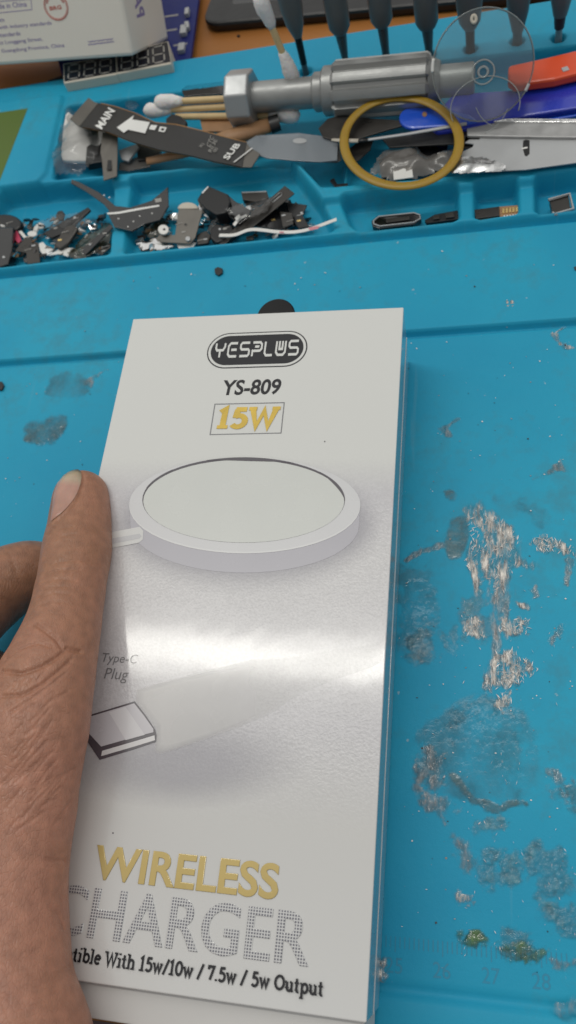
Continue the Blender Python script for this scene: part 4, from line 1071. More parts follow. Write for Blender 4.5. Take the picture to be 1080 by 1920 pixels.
# ruddiness: rises from the thumb towards the wrist, and round the nail
yy = wco[:, 1]
ytip, ylow = V(150, 1000, 3).y, V(40, 1500, 3.6).y
ruddy = np.clip((ytip - yy) / (ytip - ylow), 0, 1) * .85
tipp = np.array(V(175, 930, 3.1)); ruddy += .55 * np.exp(-((wco - tipp) ** 2).sum(1) / (2 * .55 ** 2))
ruddy = np.clip(ruddy, 0, 1)
hand = thing('person', 'left hand with grubby thumbnail reaching in to hold the charger box', 'person', V(-60, 1600, 0))
hm.vertices.foreach_set('co', ((wco2 * S) - np.array(world_of(hand).translation)).ravel())
at = hm.attributes.new('ruddy', 'FLOAT', 'POINT'); at.data.foreach_set('value', ruddy)
hm.polygons.foreach_set('use_smooth', [True] * len(hm.polygons))
hm.materials.append(M_SKIN)
ho = bpy.data.objects.new('hand', hm); COL.objects.link(ho); ho.parent = hand
# thumbnail
def nail_mat():
    m, nt, p = newmat('thumbnail')
    tc = N(nt, 'ShaderNodeTexCoord')
    a = N(nt, 'ShaderNodeTexNoise'); a.inputs['Scale'].default_value = 220; a.inputs['Detail'].default_value = 4
    nt.links.new(tc.outputs['Object'], a.inputs['Vector'])
    at = N(nt, 'ShaderNodeAttribute', attribute_name='tip')
    r = N(nt, 'ShaderNodeValToRGB'); cr = r.color_ramp
    cr.elements[0].position = 0; cr.elements[0].color = (.60, .33, .25, 1); cr.elements[1].position = 1; cr.elements[1].color = (.10, .06, .035, 1)
    for pos, c in ((.62, (.66, .38, .30, 1)), (.72, (.66, .52, .38, 1)), (.90, (.50, .40, .26, 1))):
        e = cr.elements.new(pos); e.color = c
    nt.links.new(at.outputs['Fac'], r.inputs[0])
    mx = N(nt, 'ShaderNodeMix', data_type='RGBA', blend_type='MULTIPLY'); mx.inputs[0].default_value = .5
    nt.links.new(r.outputs[0], mx.inputs[6]); nt.links.new(a.outputs['Fac'], mx.inputs[7]); nt.links.new(mx.outputs[2], p.inputs['Base Color'])
    p.inputs['Roughness'].default_value = .3; p.inputs['Subsurface Weight'].default_value = .2; p.inputs['Subsurface Scale'].default_value = .002
    return m
bvh2 = BVHTree.FromPolygons([tuple(p) for p in wco2], [tuple(p.vertices) for p in hm.polygons])
Lb = smoothline([Vector((130, 879, 0)), Vector((114, 894, 0)), Vector((102, 925, 0)), Vector((98, 955, 0)), Vector((95, 976, 0))], 24)
Rb = smoothline([Vector((151, 884, 0)), Vector((152, 900, 0)), Vector((143, 928, 0)), Vector((123, 955, 0)), Vector((97, 977, 0))], 24)
nvs, nfs, tip = [], [], []
K = 14
ok = True
for i in range(24):
    for k in range(K):
        q = Lb[i].lerp(Rb[i], k / (K - 1))
        loc, nn, _, _ = bvh2.ray_cast(Vector(CAM), Vector(wray(q.x, q.y)).normalized())
        if loc is None:
            for du in range(1, 30):
                loc, nn, _, _ = bvh2.ray_cast(Vector(CAM), Vector(wray(q.x + du, q.y + du * .4)).normalized())
                if loc is not None: break
        e = min(1, min(k, K - 1 - k) / 2.5) * min(1, (23 - i) / 3)
        nvs.append(loc + nn * (.012 + .03 * e)); tip.append(1 - i / 23)
for i in range(23):
    for k in range(K - 1): nfs.append((i * K + k, i * K + k + 1, (i + 1) * K + k + 1, (i + 1) * K + k))
nl = mk('thumbnail', nvs, nfs, nail_mat(), hand, smooth=True)
a = nl.data.attributes.new('tip', 'FLOAT', 'POINT'); a.data.foreach_set('value', tip)
# ------------------------------------------------------------------ things in the back tray and beyond
def swab(pts, label, group='cotton swabs in the tray', heads=(1, 1), r=0.115, rh=0.26):
    P = [V(*p) for p in pts]
    L = (P[-1] - P[0]).length; d = (P[-1] - P[0]).normalized()
    root = thing('cotton_swab', label, 'cotton swab', P[0], group)
    v, f = tube(lerp_poly(P, 8), r, 12); mk('stick', v, f, M_STICK, root, smooth=True, auto=50)
    prof = [(-.12, .04), (-.08, .14), (0, .21), (.14, rh), (.38, rh * 1.0), (.62, rh * .86), (.85, .17), (1.0, r + .01)]
    for e, sg, p in ((heads[0], 1, P[0]), (heads[1], -1, P[-1])):
        if not e: continue
        pts_ = [p + d * sg * s for s, _ in prof]
        v, f = tube(pts_, [q for _, q in prof], 18)
        v = [Vector(x) + Vector((noise.noise(Vector(x) * 6), noise.noise(Vector(x) * 6 + Vector((9, 0, 0))), noise.noise(Vector(x) * 6 + Vector((0, 9, 0))))) * .035 for x in v]
        mk('cotton_tip', v, f, M_COTTON, root, smooth=True)
    return root
swab([(296, 192, 1.05), (560, 178, 1.0)], 'cotton swab lying topmost of the three under the metal ring', heads=(1, 0))
swab([(276, 208, .8), (560, 193, .8)], 'cotton swab whose tip pokes out furthest left of the three', heads=(1, 0))
swab([(330, 219, .62), (556, 216, .62)], 'cotton swab lying lowest of the three, its right tip showing', heads=(0, 1))
swab([(551, 150, 1.5), (486, -6, 4.2)], 'cotton swab standing upright and leaning left behind the grey handle')

# grey screwdriver handle lying across the tray
A0, A1 = V(430, 187, 1.25), V(905, 146, 1.15)
axd = (A1 - A0).normalized()
tool = thing('precision_screwdriver', 'grey metal precision screwdriver with fluted grip lying across the back tray', 'screwdriver', A0)
along = lambda u: (V(u, 186 + (u - 430) * (143 - 186) / 475, 1.2) - A0).dot(axd)
def seg_(u0, u1): return A0 + axd * along(u0), A0 + axd * along(u1)
p, q = seg_(434, 479)
def ring_profile(p, q, R, n, bev):
    return tube([p, p + axd * bev, q - axd * bev, q], [R - bev, R, R, R - bev], n)
v, f = ring_profile(p, q, .93, 8, .07)
mk('octagonal_ring', v, f, M_GUNL, tool, bevel=.05)
p, q = seg_(474, 592); v, f = tube(lerp_poly([p, q], 6), .50, 28); mk('neck', v, f, M_GUN, tool, smooth=True, auto=40)
for (u0, u1, R) in ((590, 612, .62), (608, 632, .78)):
    p, q = seg_(u0, u1); v, f = tube([p, p + axd * .06, q - axd * .04, q], [R - .06, R, R, R - .05], 32); mk('collar', v, f, M_GUN, tool, smooth=True, auto=35)
p, q = seg_(628, 808)
def fluted(p, q, R, n, depth):
    pts = [p, p + axd * .1, q - axd * .1, q]; rad = [R - .08, R, R, R - .08]
    vs, fs = [], []; seg = n * 8
    a = axd.cross(Vector((0, 0, 1))).normalized(); b = axd.cross(a)
    for P_, R_ in zip(pts, rad):
        for k in range(seg):
            w = 2 * math.pi * k / seg
            ph = (k % 8) / 8
            rr = R_ - (depth if ph > .6 else 0)
            vs.append(P_ + a * math.cos(w) * rr + b * math.sin(w) * rr)
    for i in range(3):
        for k in range(seg):
            k2 = (k + 1) % seg; fs.append((i * seg + k, i * seg + k2, (i + 1) * seg + k2, (i + 1) * seg + k))
    fs.append(tuple(range(seg))); fs.append(tuple(3 * seg + k for k in range(seg)))
    return vs, fs
v, f = fluted(p, q, .92, 10, .15); mk('fluted_grip', v, f, M_GUN, tool)
p, q = seg_(806, 826); v, f = tube([p, q], [.80, .62], 32); mk('collar', v, f, M_GUN, tool, smooth=True, auto=35)
p, q = seg_(824, 890); v, f = tube([p, q - axd * .05, q], [.50, .50, .45], 28); mk('chuck', v, f, M_GUN, tool, smooth=True, auto=40)

# screwdrivers standing in the back rim
SD = [ # profile (height above rim cm, radius cm, material index), label
 ('black shafted screwdriver standing in the leftmost hole of the back rim', [('shaft', M_SDSH, [(-.35, .13), (.02, .13), (.25, .14)]), ('neck', M_BLACK, [(.24, .15), (1.0, .17)]), ('handle', M_SDG, [(.98, .2), (1.3, .38), (1.75, .50), (3, .56), (7.5, .56), (7.8, .4)])]),
 ('grey screwdriver with a long cone neck, second hole from the left', [('shaft', M_SDSH, [(-.35, .12), (.1, .13), (.9, .26)]), ('handle', M_SDG, [(.88, .30), (1.05, .46), (1.5, .5), (7.4, .52), (7.7, .4)])]),
 ('grey screwdriver with straight narrow neck, third hole from the left', [('shaft', M_SDSH, [(-.35, .16), (.3, .17), (.98, .24)]), ('handle', M_SDG, [(.97, .34), (1.12, .47), (1.6, .49), (7.4, .5), (7.7, .4)])]),
 ('grey screwdriver with stepped collar, just left of the clear disc', [('shaft', M_SDSH, [(-.35, .15), (.2, .17), (.78, .26)]), ('handle', M_SDG, [(.77, .36), (.92, .48), (1.6, .50), (7.4, .52), (7.7, .4)])]),
 ('dark grey screwdriver standing behind the small eyelet of the clear disc', [('shaft', M_BLACK, [(-.35, .19), (.2, .19), (.56, .2)]), ('handle', M_SDG, [(.55, .26), (.75, .45), (1.2, .54), (3, .56), (7.4, .56), (7.7, .4)])]),
 ('grey cone ended screwdriver behind the right rim of the clear disc', [('shaft', M_SDSH, [(-.35, .19), (.3, .2)]), ('handle', M_SDG, [(.28, .24), (.75, .42), (1.2, .50), (7.4, .52), (7.7, .4)])]),
 ('grey screwdriver with a maroon neck and bright shaft, rightmost hole', [('shaft', M_GUN, [(-.35, .14), (.28, .14)]), ('neck', M_MAROON, [(.27, .2), (.6, .25)]), ('handle', M_SDG, [(.59, .28), (1.0, .42), (7.4, .48), (7.7, .35)])]),
]
for (u, v_), (lab, parts) in zip(SD_BASE, SD):
    b0 = V(u, v_, Z_MID)
    root = thing('screwdriver', lab, 'screwdriver', b0, 'screwdrivers standing in the back rim')
    for nm, mt, prof in parts:
        v, f = tube([b0 + Vector((0, 0, h * (1.38 if h > 0 else 1))) for h, _ in prof], [r * .8 for _, r in prof], 20)
        mk(nm, v, f, mt, root, smooth=True, auto=35)

# suction disc, clear, standing on edge against the tools
dc = V(905, 123, 2.35); dn = (Vector(CAM) - dc).normalized(); dn = (dn + Vector((0.05, .0, .15))).normalized()
da = dn.cross(Vector((0, 0, 1))).normalized(); da = -da; db = dn.cross(da); db = db if db.z > 0 else -db
sc_px = (V(1000, 123, 2.35) - V(905, 123, 2.35)).length / 95
disc = thing('suction_disc', 'round clear plastic suction disc propped upright among the tools', 'suction disc', dc - db * 97 * sc_px)
def dpt(dx, dy, h=0): return dc + da * dx * sc_px + db * -dy * sc_px + dn * h
Rr = 95
v, f = prism([dpt(Rr * math.cos(a), Rr * math.sin(a) * 1.02, .05) for a in np.linspace(0, 2 * math.pi, 64, endpoint=False)], -dn * .1)
mk('disc', v, f, M_ACR, disc)
def torus_on(cxp, cyp, rx, ry, r, h, mat, name, a0=0, a1=2 * math.pi, n=48):
    full = a1 - a0 > 6.28
    pts = [dpt(cxp + rx * math.cos(a), cyp + ry * math.sin(a), h) for a in np.linspace(a0, a1, n)]
    v, f = tube(pts, r, 8, cap=not full); return mk(name, v, f, mat, disc, smooth=True)
torus_on(0, 0, Rr, Rr * 1.02, .026, .0, M_ACRE, 'rim')
torus_on(0, 12, 21, 21, .028, .1, M_ACRE, 'knob')
torus_on(-12, -80, 4, 6, .05, .08, M_CREAM, 'eyelet')
torus_on(0, 72, 66, 52, .018, .12, M_ACRE, 'cup', math.radians(-200), math.radians(20))
torus_on(0, 12, 9, 9, .04, .12, M_ACRE, 'knob')

torus_on(-20, 62, 66, 60, .012, .13, M_ACRE, 'scratch', math.radians(20), math.radians(75), 16)
torus_on(30, 50, 50, 62, .012, .13, M_ACRE, 'scratch', math.radians(110), math.radians(160), 16)
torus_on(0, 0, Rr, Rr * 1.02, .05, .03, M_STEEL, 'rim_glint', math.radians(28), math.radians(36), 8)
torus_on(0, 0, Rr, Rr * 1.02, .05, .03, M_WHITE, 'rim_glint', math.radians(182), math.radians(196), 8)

# blue and red pry tools
def pry(name, label, cat, poly, z, t, mat, **k):
    o = plate(name, poly, z, t, mat, bevel=.05, **k); return tag(o, label, cat)
bp = thing('pry_tool', 'large dark blue plastic pry tool lying under the red one', 'pry tool', V(1000, 190, .5))
plate('blade', [(800, 232), (850, 175), (960, 168), (1120, 118), (1200, 100), (1200, 170), (1120, 196), (975, 218), (880, 238), (820, 246)], .95, .22, M_BLUE, bp, bevel=.06)
plate('edge_strip', [(975, 219), (1120, 197), (1200, 178), (1200, 186), (1120, 210), (980, 234), (905, 243), (905, 236)], .72, .1, M_BLUEL, bp, bevel=.04)
bs = thing('pry_tool', 'small bright blue rounded pry tool with a hole, inside the rubber band', 'pry tool', V(800, 220, .5))
tipb = ell(775, 220, 27, 20, 14, 90, 270)
plate('blade', [(u, v) for u, v in tipb] + [(830, 202), (880, 214), (900, 228), (880, 233)], .98, .16, M_BLUEL, bs, bevel=.06)
plate('rivet_hole', ell(796, 214, 4.5, 4.5, 12), 1.0, .05, M_BROWN, bs, bevel=0)
rp_ = thing('pry_tool', 'orange red plastic pry bar at the right, on top of the blue tool', 'pry tool', V(1010, 130, .9))
plate('bar', [(953, 124), (960, 121), (1020, 108), (1120, 84), (1220, 62), (1220, 100), (1120, 128), (1040, 148), (965, 158), (952, 150)], 1.35, .32, M_RED, rp_, bevel=.08)
plate('rivet', [(1052, 127), (1064, 123), (1068, 130), (1056, 134)], 1.38, .06, M_STEEL, rp_, bevel=.02)

# thin spudgers and dark blades inside the rubber band
tag(plate('dark_spatula', [(597, 240), (615, 222), (640, 215), (700, 222), (745, 225), (780, 228), (720, 245), (665, 262), (630, 264), (605, 256)], .88, .06, M_DGREY), 'dark grey leaf shaped spatula blade under the left side of the rubber band', 'spatula')
sp_r = thing('spudger', 'thin metal spudger with a cream tip crossing the rubber band', 'spudger', V(700, 262, .6))
v, f = tube(px([(640, 265), (690, 262), (760, 252), (840, 238), (875, 232)], .98), [.05, .055, .06, .07, .07], 8, flat=.6); mk('shaft', v, f, M_STEEL, sp_r, smooth=True)
v, f = tube(px([(622, 262), (645, 264), (672, 264)], 1.0), [.05, .085, .08], 8, flat=.6); mk('tip', v, f, M_CREAM, sp_r, smooth=True)
v, f = tube(px([(668, 264), (690, 262)], 1.0), .075, 8, flat=.6); mk('collar', v, f, M_BLACK, sp_r, smooth=True)
tag(plate('dark_strip', [(715, 258), (850, 240), (900, 236), (900, 262), (880, 262), (872, 268), (730, 276)], .8, .06, M_BLACK), 'matt black strip lying under the spudger inside the band', 'strip')
tag(plate('metal_tab', [(640, 290), (668, 268), (700, 262), (694, 280), (672, 300), (655, 306)], .5, .06, M_DGREY), 'bent dark metal tab below the spudger tip', 'metal tab')
# clear flat pick
pk = thing('plastic_pick', 'smoky translucent flat plastic pick with a hole, left of the band', 'plastic pick', V(550, 280, .5))
plate('blade', [(458, 268), (480, 254), (560, 249), (600, 254), (634, 262), (632, 300), (600, 303), (560, 301), (500, 296), (470, 285)], .78, .05, M_PICK, pk, bevel=.01)
plate('hole_rim', ell(562, 264, 13, 5, 16), .80, .02, M_STEEL, pk, bevel=0)
tag(plate('dark_plate', [(590, 280), (634, 262), (640, 300), (632, 304), (572, 303)], .70, .04, M_DGREY), 'dark grey plate showing under the right end of the smoky pick', 'plate')

# plastic bag with chips
bagr = thing('parts_bag', 'clear plastic bag of small black chips with a white label inside the band', 'bag', V(780, 300, 0))
def crumpled(name, poly, z, amp, mat, parent, step=.09, seed=0, dome=.3):
    P = [tuple(V(u, v, z)[:2]) for u, v in poly]
    x0 = min(p[0] for p in P); x1 = max(p[0] for p in P); y0 = min(p[1] for p in P); y1 = max(p[1] for p in P)
    X, Y = np.meshgrid(np.arange(x0, x1 + step, step), np.arange(y0, y1 + step, step)); sd = sdf_poly(X, Y, P)
    ids, vs, fs = {}, [], []
    def vid(j, i):
        if (j, i) not in ids:
            ids[(j, i)] = len(vs); q = Vector((X[j, i], Y[j, i], seed))
            rg = 1 - abs(noise.noise(q * 1.3)) * 2
            vs.append((X[j, i], Y[j, i], z + amp * (.6 * rg + .5 * noise.noise(q * 3.1)) + dome * min(1, max(0, -sd[j, i]) / .6)))
        return ids[(j, i)]
    for j in range(X.shape[0] - 1):
        for i in range(X.shape[1] - 1):
            if max(sd[j, i], sd[j + 1, i], sd[j, i + 1], sd[j + 1, i + 1]) < step * .5: fs.append((vid(j, i), vid(j, i + 1), vid(j + 1, i + 1), vid(j + 1, i)))
    return mk(name, vs, fs, mat, parent, smooth=True)
plate('chip_strip', [(710, 300), (735, 285), (795, 272), (840, 268), (835, 300), (780, 318), (715, 330)], .30, .12, M_BLACK, bagr)
plate('chip', [(780, 275), (820, 268), (828, 295), (800, 305), (778, 292)], .5, .1, M_BLACKG, bagr)
plate('chip', [(715, 318), (735, 305), (750, 312), (735, 330), (718, 334)], .45, .1, M_BLACKG, bagr)
plate('white_label', [(737, 318), (772, 312), (775, 332), (738, 337)], .62, .03, M_WHITE, bagr)
plate('bright_contact', [(820, 287), (828, 284), (838, 285), (836, 292), (822, 294)], .62, .04, M_WHITE, bagr)
crumpled('film', [(695, 325), (705, 300), (730, 278), (770, 272), (800, 290), (850, 285), (865, 290), (850, 315), (800, 330), (735, 340)], .45, .16, M_SMOKE, bagr, seed=5)

# rubber band
cpts = [V(753 + 108 * math.cos(a), 266 + 83 * math.sin(a), 1.12 + .16 * math.sin(-a)) for a in np.linspace(0, 2 * math.pi, 81)]
v, f = tube(cpts, [(.155, .06)] * 81, 10, cap=False, up=(0, 0, 1))
tag(mk('rubber_band', v, f, M_BAND, None, smooth=True), 'yellow brown rubber band forming a wide loop over the tools', 'rubber band')

# razor blade
rz = thing('razor_blade', 'grey single edge razor blade with a notch, resting at the right front', 'razor blade', V(980, 270, .6))
zr = lambda u, v: .82
def with_slot(name, poly, z, t, mat, parent):
    return plate(name, poly, z, t, mat, parent, bevel=0)
plate('blade', [(872, 258), (876, 256), (1120, 257), (1200, 257), (1200, 300), (1080, 305), (985, 318), (900, 322), (868, 318), (866, 300), (866, 285), (886, 276), (888, 270), (872, 268)], .80, .03, M_STEEL, rz, bevel=0)
plate('stiffened_back', [(874, 224), (1200, 226), (1200, 258), (1040, 257), (876, 254)], .90, .13, M_STEELR, rz, bevel=.03)
plate('back_ridge', [(874, 221), (1200, 223), (1200, 229), (876, 228)], .94, .06, M_SILVER, rz, bevel=.015)
plate('notch', [(981, 264), (986, 262), (993, 263), (993, 288), (988, 293), (984, 292), (980, 278)], .806, .004, M_BLACK, rz, bevel=0)
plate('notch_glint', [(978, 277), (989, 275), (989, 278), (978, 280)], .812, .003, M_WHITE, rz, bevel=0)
tag(crumpled('foil_scrap', [(843, 316), (862, 296), (905, 294), (950, 312), (940, 322), (885, 326), (846, 324)], .9, .08, M_SILVER, None, .06, 3, .1), 'crumpled silver foil scrap at the lower left of the razor blade', 'foil')
tag(plate('black_tab', [(865, 262), (886, 263), (893, 270), (884, 277), (866, 279)], .7, .05, M_BLACK), 'small black tab sticking out between band and razor blade', 'tab')

# ribbon cable MAIN -> SUB
flx = thing('ribbon_cable', 'black ribbon cable with a white arrow and the words MAIN and SUB', 'ribbon cable', V(300, 260, .3))
zf = lambda u, v=0: 1.22 + .14 * math.sin((u - 150) / 70.0) - .0006 * (u - 150)
up = [(166, 183), (178, 192), (215, 200), (252, 212), (290, 230), (330, 234), (380, 246), (440, 262), (462, 267)]
dn_ = [(131, 223), (147, 236), (200, 246), (250, 266), (300, 281), (360, 292), (400, 302), (436, 309), (454, 313)]
n = 60
def rs(pl): return [(q.x, q.y) for q in lerp_poly([Vector((a, b, 0)) for a, b in pl], n)]
U_, D_ = rs(up), rs(dn_)
def strip(name, i0, i1, lift, mat, th=.03, ins=0.0):
    T = []
    a = [V(*tuple(np.array(U_[i]) * (1 - ins) + np.array(D_[i]) * ins), zf((U_[i][0] + D_[i][0]) / 2) + lift) for i in range(i0, i1 + 1)]
    b = [V(*tuple(np.array(D_[i]) * (1 - ins) + np.array(U_[i]) * ins), zf((U_[i][0] + D_[i][0]) / 2) + lift) for i in range(i0, i1 + 1)]
    k = len(a); vs = a + b + [p + Vector((0, 0, -th)) for p in a] + [p + Vector((0, 0, -th)) for p in b]; fs = []
    for i in range(k - 1):
        fs += [(i, i + 1, k + i + 1, k + i), (2 * k + i, 2 * k + i + 1, 3 * k + i + 1, 3 * k + i), (i, i + 1, 2 * k + i + 1, 2 * k + i), (k + i, k + i + 1, 3 * k + i + 1, 3 * k + i)]
    fs += [(0, k, 3 * k, 2 * k), (k - 1, 2 * k - 1, 4 * k - 1, 3 * k - 1)]
    return mk(name, vs, fs, mat, flx)
M_FLEX = simple('black ribbon film', (0.012, 0.011, 0.011), 0.42, var=0.15, coat=.2)
strip('ribbon', 4, n - 1, 0, M_FLEX)
strip('copper_edge', 5, n - 1, -.035, M_COPPER, .02, -.03)
strip('end_stiffener', 0, 4, .01, M_MGREY, .05)
plate('end_stiffener', [(462, 267), (468, 276), (488, 288), (472, 313), (454, 313)], lambda u, v: zf(458) - .02, .04, M_MGREY, flx, bevel=.01)
zf2 = lambda u, v: zf(u) + .03
def ink(name, poly): return sheet(name, poly, zf2, M_INKW, flx)
ink('printed_arrow', [(219, 239), (251, 216), (248, 224), (281, 229), (272, 250), (240, 243), (232, 249)])
ink('printed_square', [(283, 234), (295, 235), (290, 244), (279, 242)])
sq = ink('printed_square', [(300, 237), (313, 239), (308, 248), (297, 246)])
sheet('square_hole', [(303, 240), (309, 241), (306.5, 245), (301, 244)], lambda u, v: zf(u) + .036, M_FLEX, sq)
ink('printed_line', [(472, 277), (474, 278), (440, 304), (437, 304)])
def flextext(s, ll, lr_, ul, bold=.02, mat=M_INKW, name='printed_word'):
    tv, tf, _ = text2d(s, bold, res=2)
    a, b, c = (np.array(q, float) for q in (ll, lr_, ul))
    vs = []
    for v in tv:
        q = a + (b - a) * v.x + (c - a) * v.y; vs.append(V(q[0], q[1], zf(q[0]) + .03))
    mk(name, vs, tf, mat, flx)
flextext('MAIN', (191, 243), (216, 208), (178, 236), .03)
flextext('SUB', (428, 300), (452, 271), (417, 296), .03)
flextext('X1', (377, 277), (384, 271), (372, 274), 0, M_INKG)
flextext('CTC', (393, 277), (401, 258), (387, 272), 0, M_INKG)
flextext('R0.3E', (396, 286), (408, 263), (390, 283), 0, M_INKG)
flextext('90801', (405, 286), (409, 278), (399, 284), 0, M_INKG)

# brown stick under the cable
bst = thing('brush_handle', 'worn brown wooden brush handle with a black end under the ribbon cable', 'brush', V(400, 260, .2))
v, f = tube(px([(276, 303), (340, 288), (430, 258), (508, 234)], .62), [.16, .2, .34, .30], 14, flat=.7); mk('handle', v, f, M_BROWN, bst, smooth=True)
v, f = tube(px([(506, 235), (524, 229)], .62), [.33, .32], 14, flat=.8); mk('ferrule', v, f, M_BLACK, bst, smooth=True, auto=40)
tag(plate('wood_shaving', [(375, 225), (470, 212), (520, 210), (500, 228), (440, 246), (380, 246)], .5, .08, M_BROWN), 'flat brown wood shaving below the swab sticks', 'wood scrap')

# white bagged part at the left end
wb = thing('wrapped_part', 'white slab in a clear plastic bag at the left end of the tray', 'wrapped part', V(150, 260, 0))
plate('white_slab', [(123, 214), (128, 209), (150, 226), (196, 240), (190, 265), (165, 302), (117, 300), (114, 290), (118, 240)], [.75, .78, .75, .7, .6, .4, .35, .38, .6], .15, M_WHITE, wb, bevel=.04)
crumpled('bag_film', [(112, 250), (130, 206), (190, 235), (185, 290), (150, 332), (105, 325), (100, 300)], .55, .16, M_BAG, wb, seed=8)
tag(plate('black_bracket', [(162, 275), (172, 268), (190, 262), (200, 258), (205, 300), (160, 308), (161, 290)], .55, .3, M_BLACK, bevel=.03), 'black moulded bracket beside the white wrapped slab', 'bracket')
ms = thing('slotted_plate', 'dull brown grey metal plate with a slot hanging over the tray edge', 'metal plate', V(205, 300, .4))
plate('plate', [(192, 248), (221, 246), (219, 330), (194, 338), (191, 300), (188, 285)], [.95, .95, .8, .8, .85, .9], .05, M_MGREY, ms)
plate('slot', [(202, 300), (209, 300), (209, 318), (200, 319)], .86, .004, M_BLACK, ms, bevel=0)
tag(plate('silver_chip', [(222, 282), (255, 270), (260, 276), (240, 302), (228, 298)], .55, .08, M_STEEL), 'silver edged chip right of the slotted plate', 'chip')
tag(plate('dark_film', [(224, 305), (240, 300), (275, 288), (282, 312), (240, 320), (222, 318)], .35, .05, M_SMOKE), 'folded grey film beside the copper coloured stick end', 'film')
tag(plate('black_module', [(255, 268), (300, 272), (300, 296), (258, 300)], .45, .2, M_BLACK), 'black module with a round boss under the ribbon cable', 'module')
tag(plate('black_clamp', [(310, 222), (322, 212), (338, 216), (350, 226), (346, 240), (312, 240)], .95, .2, M_BLACK, bevel=.06), 'small black clamp where the swabs meet the ribbon cable', 'clamp')
tag(plate('black_scrap', [(340, 168), (350, 160), (420, 152), (418, 175), (345, 180)], .58, .06, M_BLACKG), 'torn black film standing against the back wall behind the swabs', 'film')
tag(plate('hooked_clip', [(618, 338), (626, 333), (632, 345), (652, 343), (652, 350), (628, 350)], .2, .08, M_BLACK), 'tiny black hooked clip in the corner below the band', 'clip')
crumpled('plastic_shred', [(235, 190), (252, 186), (262, 200), (250, 210), (236, 204)], .4, .1, M_BAG, None, .05, 4, .1)
tag(bpy.data.objects['plastic_shred'], 'curled clear plastic shred behind the ribbon arrow', 'plastic shred')
# ------------------------------------------------------------------ front row of trays: scrap parts
GR = 'scrap phone parts in the front trays'
_sn = [0]
def scrap(name, label, cat, poly, z, t, mat, bevel=.015):
    _sn[0] += 1; rr_ = random.Random(_sn[0] * 17)
    uc = sum(p[0] for p in poly) / len(poly); vc = sum(p[1] for p in poly) / len(poly)
    tu, tv_ = rr_.uniform(-.0035, .0035), rr_.uniform(-.004, .001)
    zz = lambda u, v: z + tu * (u - uc) + tv_ * (v - vc)
    o = tag(plate(name, poly, zz, t, mat, bevel=bevel), label, cat, GR)
    w_ = max(p[0] for p in poly) - min(p[0] for p in poly); h_ = max(p[1] for p in poly) - min(p[1] for p in poly)
    if mat in (M_BLACK, M_BLACKG, M_DGREY, M_MGREY) and w_ * h_ > 450:
        top = lambda u, v: zz(u, v) + .008
        def near(k): # a spot well inside the outline
            q = poly[k % len(poly)]; f = rr_.uniform(.25, .5); return uc + (q[0] - uc) * f, vc + (q[1] - vc) * f
        a, b = near(rr_.randrange(9)); sheet('screw_hole', ell(a, b, 2.6, 2.1, 10), top, M_BLACK if mat in (M_DGREY, M_MGREY) else M_STEEL, o)
        a, b = near(rr_.randrange(9)); sheet('contact', [(a - 4, b - 1), (a + 3, b - 2.4), (a + 4, b), (a - 3, b + 1.6)], lambda u, v: zz(u, v) + .011, rr_.choice([M_GOLDC, M_GUNL, M_INKG]), o)
        a, b = near(rr_.randrange(9)); sheet('worn_edge', [(a - 7, b), (a + 6, b - 3.4), (a + 6.5, b - 2.6), (a - 6, b + .9)], lambda u, v: zz(u, v) + .014, rr_.choice([M_GUNL, M_INKG]), o)
    return o
hk = thing('flex_scrap', 'long hooked black flex strip bridging the two front trays', 'flex strip', V(230, 400, -.1), GR)
zh = lambda u, v: .62 - .0012 * (u - 135)
plate('strip', [(134, 336), (150, 342), (185, 360), (206, 377), (216, 386), (245, 389), (284, 376), (315, 350), (316, 385), (300, 412), (270, 420), (246, 433), (214, 425), (203, 402), (204, 394), (194, 382), (160, 358), (133, 343)], zh, .07, M_BLACKG, hk)
sheet('white_edge', [(200, 399), (222, 397), (260, 390), (298, 384), (299, 387), (260, 394), (222, 401), (202, 402)], lambda u, v: zh(u, v) + .012, M_INKW, hk)
sheet('grey_label', [(290, 373), (302, 371), (303, 378), (292, 380)], lambda u, v: zh(u, v) + .012, M_INKG, hk)
for u, v_ in ((222, 410), (250, 415), (262, 405), (285, 400), (195, 366), (205, 370), (240, 425)):
    sheet('white_fleck', ell(u, v_, 1.5, 1.2, 7), lambda a, b: zh(a, b) + .013, M_INKW, hk)
scrap('round_scrap', 'dull black rounded lump at the far left of the front tray', 'scrap', ell(8, 418, 32, 17, 16), .15, .25, M_BLACK, .05)
scrap('black_block', 'tall glossy black block at the left photo edge', 'scrap', [(-30, 428), (25, 425), (22, 470), (15, 495), (-5, 502), (-30, 500)], .25, .35, M_BLACKG, .04)
scrap('tee_plate', 'dark grey T shaped metal plate in the left front tray', 'metal plate', [(46, 445), (58, 444), (60, 451), (72, 455), (75, 492), (51, 495), (49, 474), (28, 470)], .12, .05, M_DGREY)
scrap('pink_bit', 'small pink red plastic bit in the left front tray', 'scrap', [(25, 434), (32, 432), (40, 450), (34, 456), (27, 448)], .1, .06, M_PINK)
scrap('white_bit', 'cream plastic crescent near the T shaped plate', 'scrap', [(72, 457), (80, 453), (88, 462), (100, 467), (82, 480), (75, 470)], .06, .06, M_WHITE)
scrap('white_bit', 'white curved sliver in front of the brown film heap', 'scrap', [(90, 479), (112, 466), (133, 464), (128, 481), (110, 476)], .05, .05, M_WHITE)
scrap('white_bit', 'tiny white button beside the pink bit', 'scrap', ell(60, 438, 9, 5.5, 12), .1, .05, M_WHITE)
scrap('white_bit', 'short white stick left of the tiny white button', 'scrap', [(34, 434), (40, 432), (50, 444), (45, 447)], .1, .05, M_WHITE)
crumpled('oily_film', [(128, 478), (150, 452), (168, 438), (204, 418), (214, 425), (208, 455), (190, 470), (160, 486), (134, 487)], .0, .12, M_OILY, None, .07, 2, .18)
